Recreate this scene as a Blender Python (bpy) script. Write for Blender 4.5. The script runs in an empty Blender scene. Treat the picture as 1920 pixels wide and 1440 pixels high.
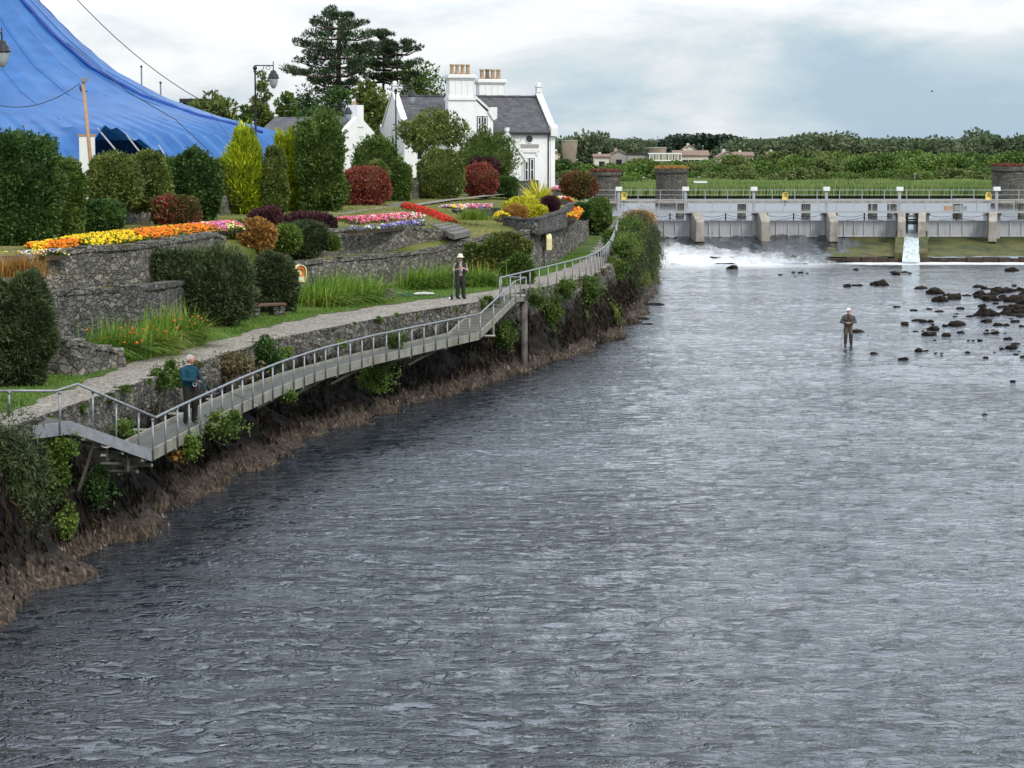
import bpy, math, random
import numpy as np
from mathutils import Vector, Matrix
R=math.radians
rng=np.random.default_rng(7); random.seed(7)
sc=bpy.context.scene; COL=sc.collection
F=4000.0; PITCH=math.atan(440/F); CZ=9.0
sp,cp=math.sin(PITCH),math.cos(PITCH)
def ray(u,v):
    a=(u-960)/F; b=(720-v)/F
    return a, cp+b*sp, -sp+b*cp
def G(u,v,z=0.0):
    a,b,c=ray(u,v); t=(z-CZ)/c
    return Vector((a*t,b*t,z))
def AT(u,v,y):
    a,b,c=ray(u,v); t=y/b
    return Vector((a*t,y,CZ+c*t))
def PX(y): return y/F       # metres per photo pixel at depth y
# ---------------------------------------------------------------- noise
def _h(i,j,k):
    n=(i*374761393+j*668265263+k*1440662683)&0x7fffffff
    n=((n^(n>>13))*1274126177)&0x7fffffff
    return ((n^(n>>16))&0xffff)/65535.0
def vn(p):
    p=np.asarray(p,float); f=np.floor(p); i=f.astype(np.int64); t=p-f; t=t*t*(3-2*t)
    r=0
    for a in (0,1):
        for b in (0,1):
            for c in (0,1):
                w=(t[:,0] if a else 1-t[:,0])*(t[:,1] if b else 1-t[:,1])*(t[:,2] if c else 1-t[:,2])
                r=r+w*_h(i[:,0]+a,i[:,1]+b,i[:,2]+c)
    return r*2-1
def fbm(p,o=3):
    s=0;a=1;q=np.asarray(p,float)
    for k in range(o):
        s=s+a*vn(q); q=q*2.03+7.3; a*=.5
    return s
def unit(a): return a/np.maximum(np.linalg.norm(a,axis=1,keepdims=True),1e-9)
# ---------------------------------------------------------------- objects
SEEN={}
def tag(o,label=None,cat=None,group=None,kind=None):
    if label: o['label']=label
    if cat: o['category']=cat
    if group: o['group']=group
    if kind: o['kind']=kind
    return o
def thing(name,label,cat,loc=(0,0,0),rz=0,group=None):
    o=bpy.data.objects.new(name,None); COL.objects.link(o); o.empty_display_size=.2
    o.location=loc; o.rotation_euler=(0,0,rz)
    return tag(o,label,cat,group)
def link(name,me,mat,parent=None,smooth=False):
    if mat is not None:
        for m in (mat if isinstance(mat,(list,tuple)) else [mat]): me.materials.append(m)
    o=bpy.data.objects.new(name,me); COL.objects.link(o)
    if parent is not None: o.parent=parent
    if smooth: me.polygons.foreach_set('use_smooth',np.ones(len(me.polygons),bool))
    return o
def root_of(p):
    while p.parent: p=p.parent
    return p
def fastmesh(name,V,Fc,mat,parent=None,smooth=False,world=True):
    """V (n,3), Fc (m,k) index array, all faces k-sided"""
    V=np.asarray(V,np.float32)
    if parent is not None and world: V=V-np.array(root_of(parent).location,np.float32)
    Fc=np.asarray(Fc,np.int32); m,k=Fc.shape
    me=bpy.data.meshes.new(name)
    me.vertices.add(len(V)); me.vertices.foreach_set('co',V.ravel())
    me.loops.add(m*k); me.loops.foreach_set('vertex_index',Fc.ravel())
    me.polygons.add(m); me.polygons.foreach_set('loop_start',np.arange(0,m*k,k,dtype=np.int32))
    me.update(calc_edges=True); 
    return link(name,me,mat,parent,smooth)
class MB:
    def __init__(s): s.v=[]; s.f=[]
    def add(s,V,Fs):
        o=len(s.v); s.v+= [tuple(p) for p in V]; s.f+=[tuple(i+o for i in f) for f in Fs]; return s
    def box(s,a,b,rot=None,c=None):
        x0,y0,z0=a;x1,y1,z1=b
        V=[Vector(p) for p in ((x0,y0,z0),(x1,y0,z0),(x1,y1,z0),(x0,y1,z0),(x0,y0,z1),(x1,y0,z1),(x1,y1,z1),(x0,y1,z1))]
        if rot is not None: V=[Vector(c)+rot@p for p in V]
        return s.add(V,[(0,3,2,1),(4,5,6,7),(0,1,5,4),(1,2,6,5),(2,3,7,6),(3,0,4,7)])
    def tube(s,pts,r,n=8,cap=True):
        pts=[Vector(p) for p in pts]; rs=r if isinstance(r,(list,tuple)) else [r]*len(pts)
        V=[];prev=None
        for i,p in enumerate(pts):
            d=(pts[min(i+1,len(pts)-1)]-pts[max(i-1,0)]).normalized()
            up=Vector((0,0,1)) if abs(d.z)<.95 else Vector((1,0,0))
            a=d.cross(up).normalized()
            if prev is not None and a.dot(prev)<0: a=-a
            prev=a; b=d.cross(a)
            for k in range(n):
                t=2*math.pi*k/n; V.append(p+a*(math.cos(t)*rs[i])+b*(math.sin(t)*rs[i]))
        Fs=[]
        for i in range(len(pts)-1):
            for k in range(n):
                k2=(k+1)%n; Fs.append((i*n+k,i*n+k2,(i+1)*n+k2,(i+1)*n+k))
        if cap: Fs.append(tuple(range(n-1,-1,-1))); Fs.append(tuple((len(pts)-1)*n+k for k in range(n)))
        return s.add(V,Fs)
    def lathe(s,c,prof,n=16):
        c=Vector(c)
        return s.tube([c+Vector((0,0,z)) for r,z in prof],[r for r,z in prof],n)
    def prism(s,poly,axis,a,b):
        """poly 2D points; axis 'x': (y,z) extruded along x; 'y': (x,z); 'z': (x,y)"""
        def P(p,t): return {'x':(t,p[0],p[1]),'y':(p[0],t,p[1]),'z':(p[0],p[1],t)}[axis]
        n=len(poly); V=[P(p,a) for p in poly]+[P(p,b) for p in poly]
        return s.add(V,[tuple(range(n)),tuple(range(2*n-1,n-1,-1))]+[(i,i+n,(i+1)%n+n,(i+1)%n) for i in range(n)])
    def ball(s,c,r,n=10,m=7):
        c=Vector(c); r=r if isinstance(r,(tuple,list)) else (r,r,r)
        V=[c+Vector((0,0,-r[2]))]
        for j in range(1,m):
            ph=-math.pi/2+math.pi*j/m
            for k in range(n):
                t=2*math.pi*k/n; V.append(c+Vector((r[0]*math.cos(ph)*math.cos(t),r[1]*math.cos(ph)*math.sin(t),r[2]*math.sin(ph))))
        V.append(c+Vector((0,0,r[2]))); Fs=[]
        for k in range(n): Fs.append((0,1+(k+1)%n,1+k)); Fs.append((len(V)-1,1+(m-2)*n+k,1+(m-2)*n+(k+1)%n))
        for j in range(m-2):
            for k in range(n): Fs.append((1+j*n+k,1+j*n+(k+1)%n,1+(j+1)*n+(k+1)%n,1+(j+1)*n+k))
        return s.add(V,Fs)
    def build(s,name,mat,parent=None,world=False,smooth=False,bevel=0):
        me=bpy.data.meshes.new(name); off=Vector(root_of(parent).location) if (parent is not None and world) else Vector()
        me.from_pydata([tuple(Vector(p)-off) for p in s.v],[],s.f)
        import bmesh
        bm=bmesh.new(); bm.from_mesh(me); bmesh.ops.recalc_face_normals(bm,faces=bm.faces)
        if bevel: bmesh.ops.bevel(bm,geom=list(bm.edges),offset=bevel,segments=2,affect='EDGES',profile=.5)
        bm.to_mesh(me); bm.free()
        o=link(name,me,mat,parent,smooth); return o
def copy_tree(o,parent=None):
    c=o.copy(); COL.objects.link(c); c.parent=parent
    for ch in list(o.children): copy_tree(ch,c)
    return c
# ---------------------------------------------------------------- materials
def newmat(name):
    m=bpy.data.materials.new(name); m.use_nodes=True; nt=m.node_tree; nt.nodes.clear()
    return m,nt,nt.nodes,nt.links
def node(nt,t,**kw):
    n=nt.nodes.new(t)
    for k,v in kw.items():
        if k in ('data_type','blend_type','operation','feature','noise_dimensions','interpolation_type','distance','vector_type','voronoi_dimensions'): setattr(n,k,v)
        else: n.inputs[k].default_value=v
    return n
def ramp(nt,fac,stops,inter='LINEAR'):
    n=nt.nodes.new('ShaderNodeValToRGB'); n.color_ramp.interpolation=inter
    e=n.color_ramp.elements
    while len(e)<len(stops): e.new(.5)
    for i,(p,c) in enumerate(stops):
        e[i].position=p; e[i].color=(c[0],c[1],c[2],1) if not isinstance(c,(int,float)) else (c,c,c,1)
    nt.links.new(fac,n.inputs[0]); return n.outputs[0]
def mixc(nt,f,a,b,bt='MIX'):
    n=nt.nodes.new('ShaderNodeMix'); n.data_type='RGBA'; n.blend_type=bt
    for s,v in ((0,f),(6,a),(7,b)):
        if hasattr(v,'links') or hasattr(v,'is_linked'): nt.links.new(v,n.inputs[s])
        elif isinstance(v,(int,float)): n.inputs[s].default_value=v if s==0 else (v,v,v,1)
        else: n.inputs[s].default_value=(v[0],v[1],v[2],1)
    return n.outputs[2]
def math_(nt,op,a,b=None,c=None,clamp=False):
    n=nt.nodes.new('ShaderNodeMath'); n.operation=op; n.use_clamp=clamp
    for i,v in enumerate((a,b,c)):
        if v is None: continue
        if isinstance(v,(int,float)): n.inputs[i].default_value=v
        else: nt.links.new(v,n.inputs[i])
    return n.outputs[0]
def pos(nt,scale=(1,1,1)):
    g=nt.nodes.new('ShaderNodeNewGeometry'); m=nt.nodes.new('ShaderNodeMapping'); m.inputs['Scale'].default_value=scale
    nt.links.new(g.outputs['Position'],m.inputs['Vector']); return m.outputs[0]
def noise(nt,vec,scale,detail=4,rough=.55,dist=0):
    n=node(nt,'ShaderNodeTexNoise',Scale=scale,Detail=detail,Roughness=rough,Distortion=dist)
    nt.links.new(vec,n.inputs['Vector']); return n.outputs['Fac']
def bump(nt,h,strength,dist,normal=None):
    b=node(nt,'ShaderNodeBump',Strength=strength,Distance=dist); nt.links.new(h,b.inputs['Height'])
    if normal is not None: nt.links.new(normal,b.inputs['Normal'])
    return b.outputs[0]
def out(nt,sh):
    o=nt.nodes.new('ShaderNodeOutputMaterial'); nt.links.new(sh,o.inputs['Surface'])
def princ(nt,col,rough=.7,metal=0,norm=None,spec=.5,**kw):
    b=nt.nodes.new('ShaderNodeBsdfPrincipled')
    if hasattr(col,'is_linked'): nt.links.new(col,b.inputs['Base Color'])
    else: b.inputs['Base Color'].default_value=(*col,1)
    if hasattr(rough,'is_linked'): nt.links.new(rough,b.inputs['Roughness'])
    else: b.inputs['Roughness'].default_value=rough
    b.inputs['Metallic'].default_value=metal; b.inputs['Specular IOR Level'].default_value=spec
    for k,v in kw.items(): b.inputs[k].default_value=v
    if norm is not None: nt.links.new(norm,b.inputs['Normal'])
    return b.outputs[0]
def M_plain(name,col,rough=.6,metal=0,var=.25,scale=3,bmp=0,col2=None,spec=.4,streak=None):
    m,nt,N,L=newmat(name); p=pos(nt); f=noise(nt,p,scale,5)
    c2=col2 or tuple(c*(1-var) for c in col)
    c=ramp(nt,f,[(.3,c2),(.68,col)])
    if streak: c=mixc(nt,ramp(nt,noise(nt,pos(nt,(2.2,2.2,.22)),streak,6,.7),[(.50,0),(.72,.75)]),c,tuple(x*.42 for x in (col[0],col[1]*.93,col[2]*.8)))
    nb=bump(nt,noise(nt,p,scale*6,4),bmp,.03) if bmp else None
    out(nt,princ(nt,c,rough,metal,nb,spec)); return m
def M_leaf(name,cols,scale=1.2,transl=.25,rough=.6,spec=.25):
    """cols: dark, mid, light leaf colours, each leaf one colour of the range"""
    m,nt,N,L=newmat(name); g=nt.nodes.new('ShaderNodeNewGeometry')
    f=noise(nt,pos(nt),scale,3)
    a=math_(nt,'MULTIPLY_ADD',g.outputs['Random Per Island'],.62,math_(nt,'MULTIPLY_ADD',f,1.7,-.66))
    cols=[tuple(min(.9,x*1.6) for x in q) for q in cols]; k=len(cols); c=ramp(nt,a,[(i/(k-1),cc) for i,cc in enumerate(cols)])
    pb=princ(nt,c,rough,0,None,spec)
    t=nt.nodes.new('ShaderNodeBsdfTranslucent'); L.new(c,t.inputs[0])
    mx=nt.nodes.new('ShaderNodeMixShader'); mx.inputs[0].default_value=transl
    L.new(pb,mx.inputs[1]); L.new(t.outputs[0],mx.inputs[2]); out(nt,mx.outputs[0]); return m
def M_stone(name,stops,scale=3.2,mortar=(.05,.048,.042),lichen=.35,stretch=(1,1,1.4),lo=None,rand=1.0):
    m,nt,N,L=newmat(name); p=pos(nt,stretch)
    wn=node(nt,'ShaderNodeTexNoise',Scale=2.5,Detail=3); L.new(p,wn.inputs['Vector'])
    mixv=nt.nodes.new('ShaderNodeVectorMath'); mixv.operation='MULTIPLY_ADD'; L.new(wn.outputs['Color'],mixv.inputs[0]); mixv.inputs[1].default_value=(.35,.35,.35); L.new(p,mixv.inputs[2])
    v=node(nt,'ShaderNodeTexVoronoi',Scale=scale,Randomness=rand); L.new(mixv.outputs[0],v.inputs['Vector'])
    e=node(nt,'ShaderNodeTexVoronoi',feature='DISTANCE_TO_EDGE',Scale=scale,Randomness=rand); L.new(mixv.outputs[0],e.inputs['Vector'])
    sep=nt.nodes.new('ShaderNodeSeparateColor'); L.new(v.outputs['Color'],sep.inputs[0])
    c=ramp(nt,sep.outputs[0],stops)
    fine=noise(nt,pos(nt),14,6,.65)
    c=mixc(nt,.75,c,ramp(nt,fine,[(.33,.22),(.66,1.05)]),'MULTIPLY')
    edge=ramp(nt,e.outputs['Distance'],[(.0,.85),(.042,0)])
    c=mixc(nt,edge,c,mortar)
    if lichen:
        l=ramp(nt,noise(nt,pos(nt),8.5,5,.7),[(.57,0),(.63,1)])
        c=mixc(nt,math_(nt,'MULTIPLY',l,lichen),c,(.48,.45,.38))
    dirt=ramp(nt,noise(nt,pos(nt),.7,4,.6),[(.35,0),(.6,1)])
    c=mixc(nt,math_(nt,'MULTIPLY',dirt,.35),c,(.06,.058,.035))
    if lo: c=lo(nt,c)
    ew=1.0
    if lo:
        g2=nt.nodes.new('ShaderNodeNewGeometry'); s2=nt.nodes.new('ShaderNodeSeparateXYZ'); L.new(g2.outputs['Position'],s2.inputs[0]); ew=ramp(nt,math_(nt,'DIVIDE',s2.outputs[2],3.0),[(.55,.08),(.8,1)])
    h=math_(nt,'ADD',math_(nt,'MULTIPLY',ramp(nt,e.outputs['Distance'],[(0,0),(.12,1)]),ew),math_(nt,'MULTIPLY',fine,.5))
    out(nt,princ(nt,c,.85,0,bump(nt,h,.9,.06),.25)); return m
M={}
def river_zone(nt,c):
    """dark wet rock below, with shade painted into its colour; tan dried ledge at the waterline"""
    g=nt.nodes.new('ShaderNodeNewGeometry'); s=nt.nodes.new('ShaderNodeSeparateXYZ'); nt.links.new(g.outputs['Position'],s.inputs[0])
    n1=noise(nt,pos(nt),1.3,5,.6); n2=noise(nt,pos(nt,(2.2,2.2,.5)),5,6,.7)
    z=math_(nt,'ADD',s.outputs[2],math_(nt,'MULTIPLY_ADD',n1,1.7,-.85))
    rock=ramp(nt,n2,[(.36,(.003,.0026,.0022)),(.54,(.009,.007,.005)),(.66,(.03,.021,.014)),(.80,(.10,.07,.048))])  # wet rock tones, deepened to stand in for the shade low on the wall
    k=ramp(nt,math_(nt,'DIVIDE',z,3.0),[(.66,1),(.86,0)])
    c=mixc(nt,k,c,rock)
    tan=ramp(nt,n2,[(.36,(.010,.008,.006)),(.52,(.05,.036,.026)),(.66,(.15,.11,.08)),(.8,(.27,.21,.155))])
    k2=ramp(nt,math_(nt,'ADD',math_(nt,'MULTIPLY_ADD',n1,-.9,.45),math_(nt,'DIVIDE',s.outputs[2],.8)),[(.25,1),(.8,0)])
    c=mixc(nt,k2,c,tan)
    gr=ramp(nt,noise(nt,pos(nt),2.1,6,.6),[(.60,0),(.67,1)])
    return mixc(nt,math_(nt,'MULTIPLY',gr,.6),c,(.035,.05,.014))
M['river_wall']=M_stone('river_wall_stone',[(0,(.06,.057,.05)),(.5,(.16,.148,.13)),(1,(.34,.31,.26))],5.2,lichen=.55,lo=river_zone,mortar=(.022,.02,.016))
M['stone']=M_stone('rubble_stone',[(0,(.10,.095,.085)),(.5,(.20,.185,.16)),(1,(.36,.33,.28))],4.2,lichen=.5,mortar=(.03,.028,.024))
M['stone2']=M_stone('dark_rubble_stone',[(0,(.06,.06,.058)),(.5,(.13,.127,.12)),(1,(.25,.24,.22))],4.6,lichen=.3,mortar=(.02,.02,.018))
M['coping']=M_plain('coping_stone',(.16,.15,.135),.9,0,.4,2.5,.5)
M['masonry']=M_stone('pier_masonry',[(0,(.075,.07,.065)),(.5,(.12,.112,.10)),(1,(.19,.17,.15))],1.5,lichen=.35,stretch=(1,1,2.2),rand=.45)
M['rock']=M_plain('river_rock',(.034,.025,.018),.9,0,.7,5,1.0,(.004,.0035,.003),spec=.15)
M['white']=M_plain('white_render',(.79,.79,.77),.7,0,.10,1.2,.05)
M['trimwhite']=M_plain('white_trim',(.74,.74,.71),.6,0,.12,2)
M['clay']=M_plain('clay_pot',(.42,.28,.165),.8,0,.35,3,.1)
M['clay_dark']=M_plain('sooty_clay_pot',(.20,.13,.08),.8,0,.4,3,.1)
M['black']=M_plain('black_paint',(.015,.017,.02),.35,0,.2,4)
M['galv']=M_plain('galvanised_steel',(.29,.305,.32),.5,.5,.3,9,0)
M['galv_dull']=M_plain('weathered_fascia',(.29,.285,.24),.65,.15,0,2.2,.1,(.17,.155,.11),streak=2.5)
M['grate']=M_plain('deck_grating',(.22,.22,.195),.7,.2,.25,5,.3)
M['concrete']=M_plain('concrete',(.36,.33,.29),.85,0,0,1.6,.3,(.20,.175,.145),streak=1.3)
M['gate']=M_plain('gate_steel',(.40,.40,.41),.55,.1,.12,.9,.03,streak=1.6)
M['gate_rib']=M_plain('gate_rib_steel',(.50,.51,.52),.5,.1,.15,2,streak=2)
M['paint_grey']=M_plain('light_grey_steel',(.37,.385,.395),.5,.15,.15,2)
M['dark']=M_plain('dark_metal',(.03,.028,.026),.6,.1,.3,4)
M['wood']=M_plain('bench_wood',(.14,.065,.045),.7,0,.4,5,.2)
M['pole_wood']=M_plain('wooden_pole',(.42,.25,.14),.75,0,.3,5,.2)
M['timber']=M_plain('weathered_pile',(.16,.14,.12),.85,0,.75,1.5,.4,(.02,.018,.015))
M['yellow']=M_plain('yellow_plastic',(.78,.62,.16),.5,0,.12,4)
M['yellow_pale']=M_plain('faded_yellow_plastic',(.74,.68,.36),.5,0,.2,6)
M['orange']=M_plain('orange_ring',(.75,.16,.02),.5,0,.15,5)
M['glass']=M_plain('window_glass',(.025,.03,.035),.08,0,.3,2,spec=.6)
M['cream']=M_plain('cream_render',(.62,.57,.47),.8,0,.12,.5)
M['grey_render']=M_plain('grey_render',(.33,.31,.28),.8,0,.15,.5)
M['roof_tile']=M_plain('brown_roof_tile',(.24,.16,.12),.85,0,.3,.8)
M['tower']=M_plain('stained_concrete',(.34,.27,.20),.85,0,.45,.35,.2)
M['bark']=M_plain('bark',(.11,.085,.06),.9,0,.5,4,.5)
M['soil']=M_plain('soil',(.06,.042,.03),.95,0,.4,6,.5)
M['reflect']=M_plain('silver_fabric',(.55,.55,.52),.5)
M['barge']=M_plain('moss_brown',(.20,.075,.04),.95,0,.5,2)
# slate
def M_slate():
    m,nt,N,L=newmat('slate'); tc=nt.nodes.new('ShaderNodeTexCoord')
    mp=nt.nodes.new('ShaderNodeMapping'); mp.inputs['Rotation'].default_value=(R(90),0,0); L.new(tc.outputs['Object'],mp.inputs[0])
    b=node(nt,'ShaderNodeTexBrick',Scale=1.0); b.inputs['Brick Width'].default_value=.42; b.inputs['Row Height'].default_value=.2; b.inputs['Mortar Size'].default_value=.012
    b.inputs['Color1'].default_value=(.062,.06,.068,1); b.inputs['Color2'].default_value=(.115,.11,.118,1); b.inputs['Mortar'].default_value=(.03,.03,.033,1)
    L.new(mp.outputs[0],b.inputs['Vector']); f=noise(nt,pos(nt),3,5)
    c=mixc(nt,.5,b.outputs[0],ramp(nt,f,[(.3,.55),(.7,1)]),'MULTIPLY')
    out(nt,princ(nt,c,.6,0,bump(nt,b.outputs['Fac'],-.4,.03),.4)); return m
M['slate']=M_slate()
def M_tent():
    m,nt,N,L=newmat('tent_canvas'); f=noise(nt,pos(nt,(1,1,3)),.5,4); f2=noise(nt,pos(nt,(1.5,1.5,9)),3,4)
    c=ramp(nt,f,[(.3,(.010,.095,.31)),(.7,(.028,.15,.42))]); c=mixc(nt,.35,c,ramp(nt,f2,[(.3,.75),(.7,1.15)]),'MULTIPLY')
    pb=princ(nt,c,.42,0,bump(nt,f2,.25,.1),.55); t=nt.nodes.new('ShaderNodeBsdfTranslucent'); L.new(c,t.inputs[0])
    mx=nt.nodes.new('ShaderNodeMixShader'); mx.inputs[0].default_value=.12; L.new(pb,mx.inputs[1]); L.new(t.outputs[0],mx.inputs[2]); out(nt,mx.outputs[0]); return m
M['tent']=M_tent()
M['tent_seam']=M_plain('tent_seam',(.008,.05,.28),.5,0,.2,2)
M['tent_wall']=M_plain('tent_wall_cloth',(.02,.09,.36),.7,0,.5,1.5)
def M_grass(name,a,b,c,sc_=1.0):
    m,nt,N,L=newmat(name); p=pos(nt); n1=noise(nt,p,.35*sc_,5,.6); n2=noise(nt,p,9,5,.7)
    c1=ramp(nt,n1,[(.35,a),(.52,b),(.7,c)]); c2=mixc(nt,.6,c1,ramp(nt,n2,[(.3,.4),(.7,1.25)]),'MULTIPLY')
    out(nt,princ(nt,c2,.9,0,bump(nt,n2,.8,.06),.15)); return m
M['grass']=M_grass('lawn_grass',(.045,.085,.014),(.075,.125,.022),(.13,.155,.04))
M['grass_dry']=M_grass('dry_lawn_grass',(.07,.105,.018),(.15,.155,.04),(.22,.19,.075))
M['blade']=M_leaf('grass_blade',[(.035,.075,.010),(.075,.14,.02),(.14,.19,.04)],.6,.3)
M['field']=M_grass('field_grass',(.05,.075,.02),(.08,.11,.03),(.12,.14,.05),.1)
def M_path():
    m,nt,N,L=newmat('gravel'); p=pos(nt); v=node(nt,'ShaderNodeTexVoronoi',Scale=16); L.new(p,v.inputs[0]); n2=noise(nt,p,.8,5)
    sep=nt.nodes.new('ShaderNodeSeparateColor'); L.new(v.outputs['Color'],sep.inputs[0])
    c=ramp(nt,sep.outputs[0],[(0,(.13,.112,.088)),(.5,(.24,.215,.18)),(1,(.38,.345,.30))]); c=mixc(nt,.6,c,ramp(nt,n2,[(.3,.6),(.7,1.05)]),'MULTIPLY')
    out(nt,princ(nt,c,.9,0,bump(nt,v.outputs['Distance'],.6,.03),.2)); return m
M['path']=M_path()
# leaves
M['l_dark']=M_leaf('dark_evergreen_leaf',[(.009,.024,.006),(.030,.062,.014),(.072,.118,.026)])
M['l_mid']=M_leaf('hedge_leaf',[(.018,.035,.007),(.048,.082,.015),(.10,.14,.028)])
M['l_olive']=M_leaf('olive_leaf',[(.028,.042,.010),(.072,.096,.020),(.14,.16,.036)])
M['l_gold']=M_leaf('golden_conifer_leaf',[(.06,.09,.004),(.19,.24,.010),(.34,.36,.02)],1.5,.2)
M['l_red']=M_leaf('red_leaf',[(.04,.012,.010),(.13,.026,.02),(.20,.055,.035),(.10,.085,.03)],1.3)
M['l_redgreen']=M_leaf('red_green_leaf',[(.03,.045,.012),(.07,.075,.02),(.14,.035,.025),(.20,.03,.03)],.7)
M['l_maroon']=M_leaf('maroon_leaf',[(.012,.006,.008),(.04,.014,.018),(.085,.035,.035)])
M['l_juniper']=M_leaf('juniper_leaf',[(.012,.020,.009),(.038,.054,.020),(.085,.10,.042)],1.5)
M['l_bright']=M_leaf('bright_green_leaf',[(.026,.052,.008),(.062,.105,.016),(.12,.165,.032)])
M['l_pine']=M_leaf('pine_needle',[(.008,.018,.007),(.022,.043,.016),(.05,.078,.03)],.8,.12)
M['l_yellow']=M_leaf('yellow_shrub_leaf',[(.12,.13,.008),(.34,.32,.02),(.50,.44,.05)],2)
M['l_rust']=M_leaf('rust_leaf',[(.10,.06,.02),(.24,.12,.03),(.32,.20,.06)],2)
M['l_brown']=M_leaf('heather_leaf',[(.04,.04,.018),(.09,.075,.035),(.15,.11,.06)],2)
M['l_wood']=M_leaf('woodland_leaf',[(.010,.026,.005),(.036,.070,.012),(.085,.135,.026),(.13,.18,.04)],.22,.25)
M['l_wood2']=M_leaf('pale_woodland_leaf',[(.03,.045,.012),(.065,.09,.022),(.12,.145,.04)],.35,.2)
M['l_far']=M_leaf('far_woodland_leaf',[(.03,.045,.025),(.055,.075,.035),(.085,.10,.05)],.2,.2)
M['l_farpine']=M_leaf('far_pine_leaf',[(.010,.022,.014),(.022,.038,.022),(.035,.055,.03)],.3,.1)
M['l_ivy']=M_leaf('ivy_leaf',[(.016,.032,.007),(.045,.070,.014),(.09,.11,.025),(.14,.07,.035)],1.0)
M['reed']=M_leaf('reed_blade',[(.07,.11,.03),(.11,.16,.045),(.17,.20,.07)],.15,.25)
M['mont']=M_leaf('long_leaf',[(.022,.055,.006),(.06,.125,.012),(.13,.20,.025),(.22,.19,.05)],.5,.35)
def flower(name,c): M[name]=M_leaf(name,[tuple(x*.6 for x in c),c,tuple(min(1,x*1.15) for x in c)],6,.2)
for n_,c_ in (('f_orange',(.68,.15,.008)),('f_yellow',(.74,.40,.008)),('f_pink',(.62,.13,.15)),('f_white',(.75,.72,.60)),('f_red',(.45,.018,.012)),('f_purple',(.16,.11,.36)),('f_magenta',(.55,.14,.36)),('f_paleyellow',(.75,.68,.22)),('f_scarlet',(.7,.10,.02))): flower(n_,c_)
# clothing
for n_,c_,r_ in (('skin',(.52,.25,.17),.5),('hair_white',(.72,.70,.66),.8),('teal',(.004,.048,.075),.95),('trousers',(.018,.017,.013),.95),('shoe',(.10,.095,.10),.7),('shirt_white',(.75,.68,.68),.8),
    ('khaki_shirt',(.36,.29,.24),.9),('vest_black',(.025,.026,.03),.8),('wader_dark',(.028,.028,.022),.6),('boot',(.012,.012,.012),.5),('hat_cream',(.78,.72,.58),.8),
    ('jacket',(.085,.08,.07),.9),('wader_khaki',(.10,.09,.06),.85),('wader_low',(.045,.037,.032),.6),('maroon_cloth',(.12,.012,.022),.8),('cap_white',(.75,.77,.80),.7),('dark_hair',(.03,.02,.015),.7)):
    M[n_]=M_plain(n_,c_,r_,0,.22,14,.25)
M['camo']=M_plain('dark_wader_cloth',(.026,.027,.022),.7,0,.75,9,.4)
# ---------------------------------------------------------------- foliage
def leafmesh(name,P,D,l,w,mat,parent=None,world=True,cores=None):
    n=len(P); P=np.asarray(P); D=unit(np.asarray(D)); rnd=rng.normal(size=(n,3)); S=unit(np.cross(D,rnd))
    l_=l*rng.uniform(.6,1.3,(n,1)); w_=w*rng.uniform(.7,1.3,(n,1))
    bend=unit(np.cross(S,D))*l_*rng.uniform(-.25,.25,(n,1))
    V=np.stack([P-D*l_*.3,P+D*l_*.15+S*w_*.5+bend*.5,P+D*l_*.7,P+D*l_*.15-S*w_*.5+bend*.5],1).reshape(-1,3)
    Fq=np.arange(n*4).reshape(n,4)
    if cores is not None:
        cv,cf=cores; Fq=np.vstack([Fq,cf+len(V)]); V=np.vstack([V,cv])
    return fastmesh(name,V,Fq,mat,parent,False,world)
def quadsphere(m=8):
    # UV quad sphere (cube-mapped), unit
    V=[];Fq=[]
    for ax in range(3):
        for s in (-1,1):
            o=len(V)
            for i in range(m+1):
                for j in range(m+1):
                    a,b=-1+2*i/m,-1+2*j/m; p=[0,0,0]; p[ax]=s; p[(ax+1)%3]=a; p[(ax+2)%3]=b; V.append(p)
            for i in range(m):
                for j in range(m):
                    q=(o+i*(m+1)+j,o+(i+1)*(m+1)+j,o+(i+1)*(m+1)+j+1,o+i*(m+1)+j+1); Fq.append(q if s>0 else q[::-1])
    return unit(np.array(V,float)),np.array(Fq)
QS=quadsphere(8); QL=quadsphere(4)
def sup(d,e):
    """radius of a superellipsoid with exponent e along unit directions d"""
    return (np.abs(d)**e).sum(1)**(-1/e)
def shape(d,r,e,amp,fr,seed,taper=0):
    rad=sup(d,e)[:,None]; P=d*rad
    nz=fbm(P*np.array(r)*fr+seed*13.7,3)[:,None]
    if taper: 
        t=(P[:,2:3]+1)/2; k=1-taper*t**1.3; P=P*np.hstack([k,k,np.ones_like(k)])
    return P*(1+amp*nz)*np.array(r)
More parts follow.
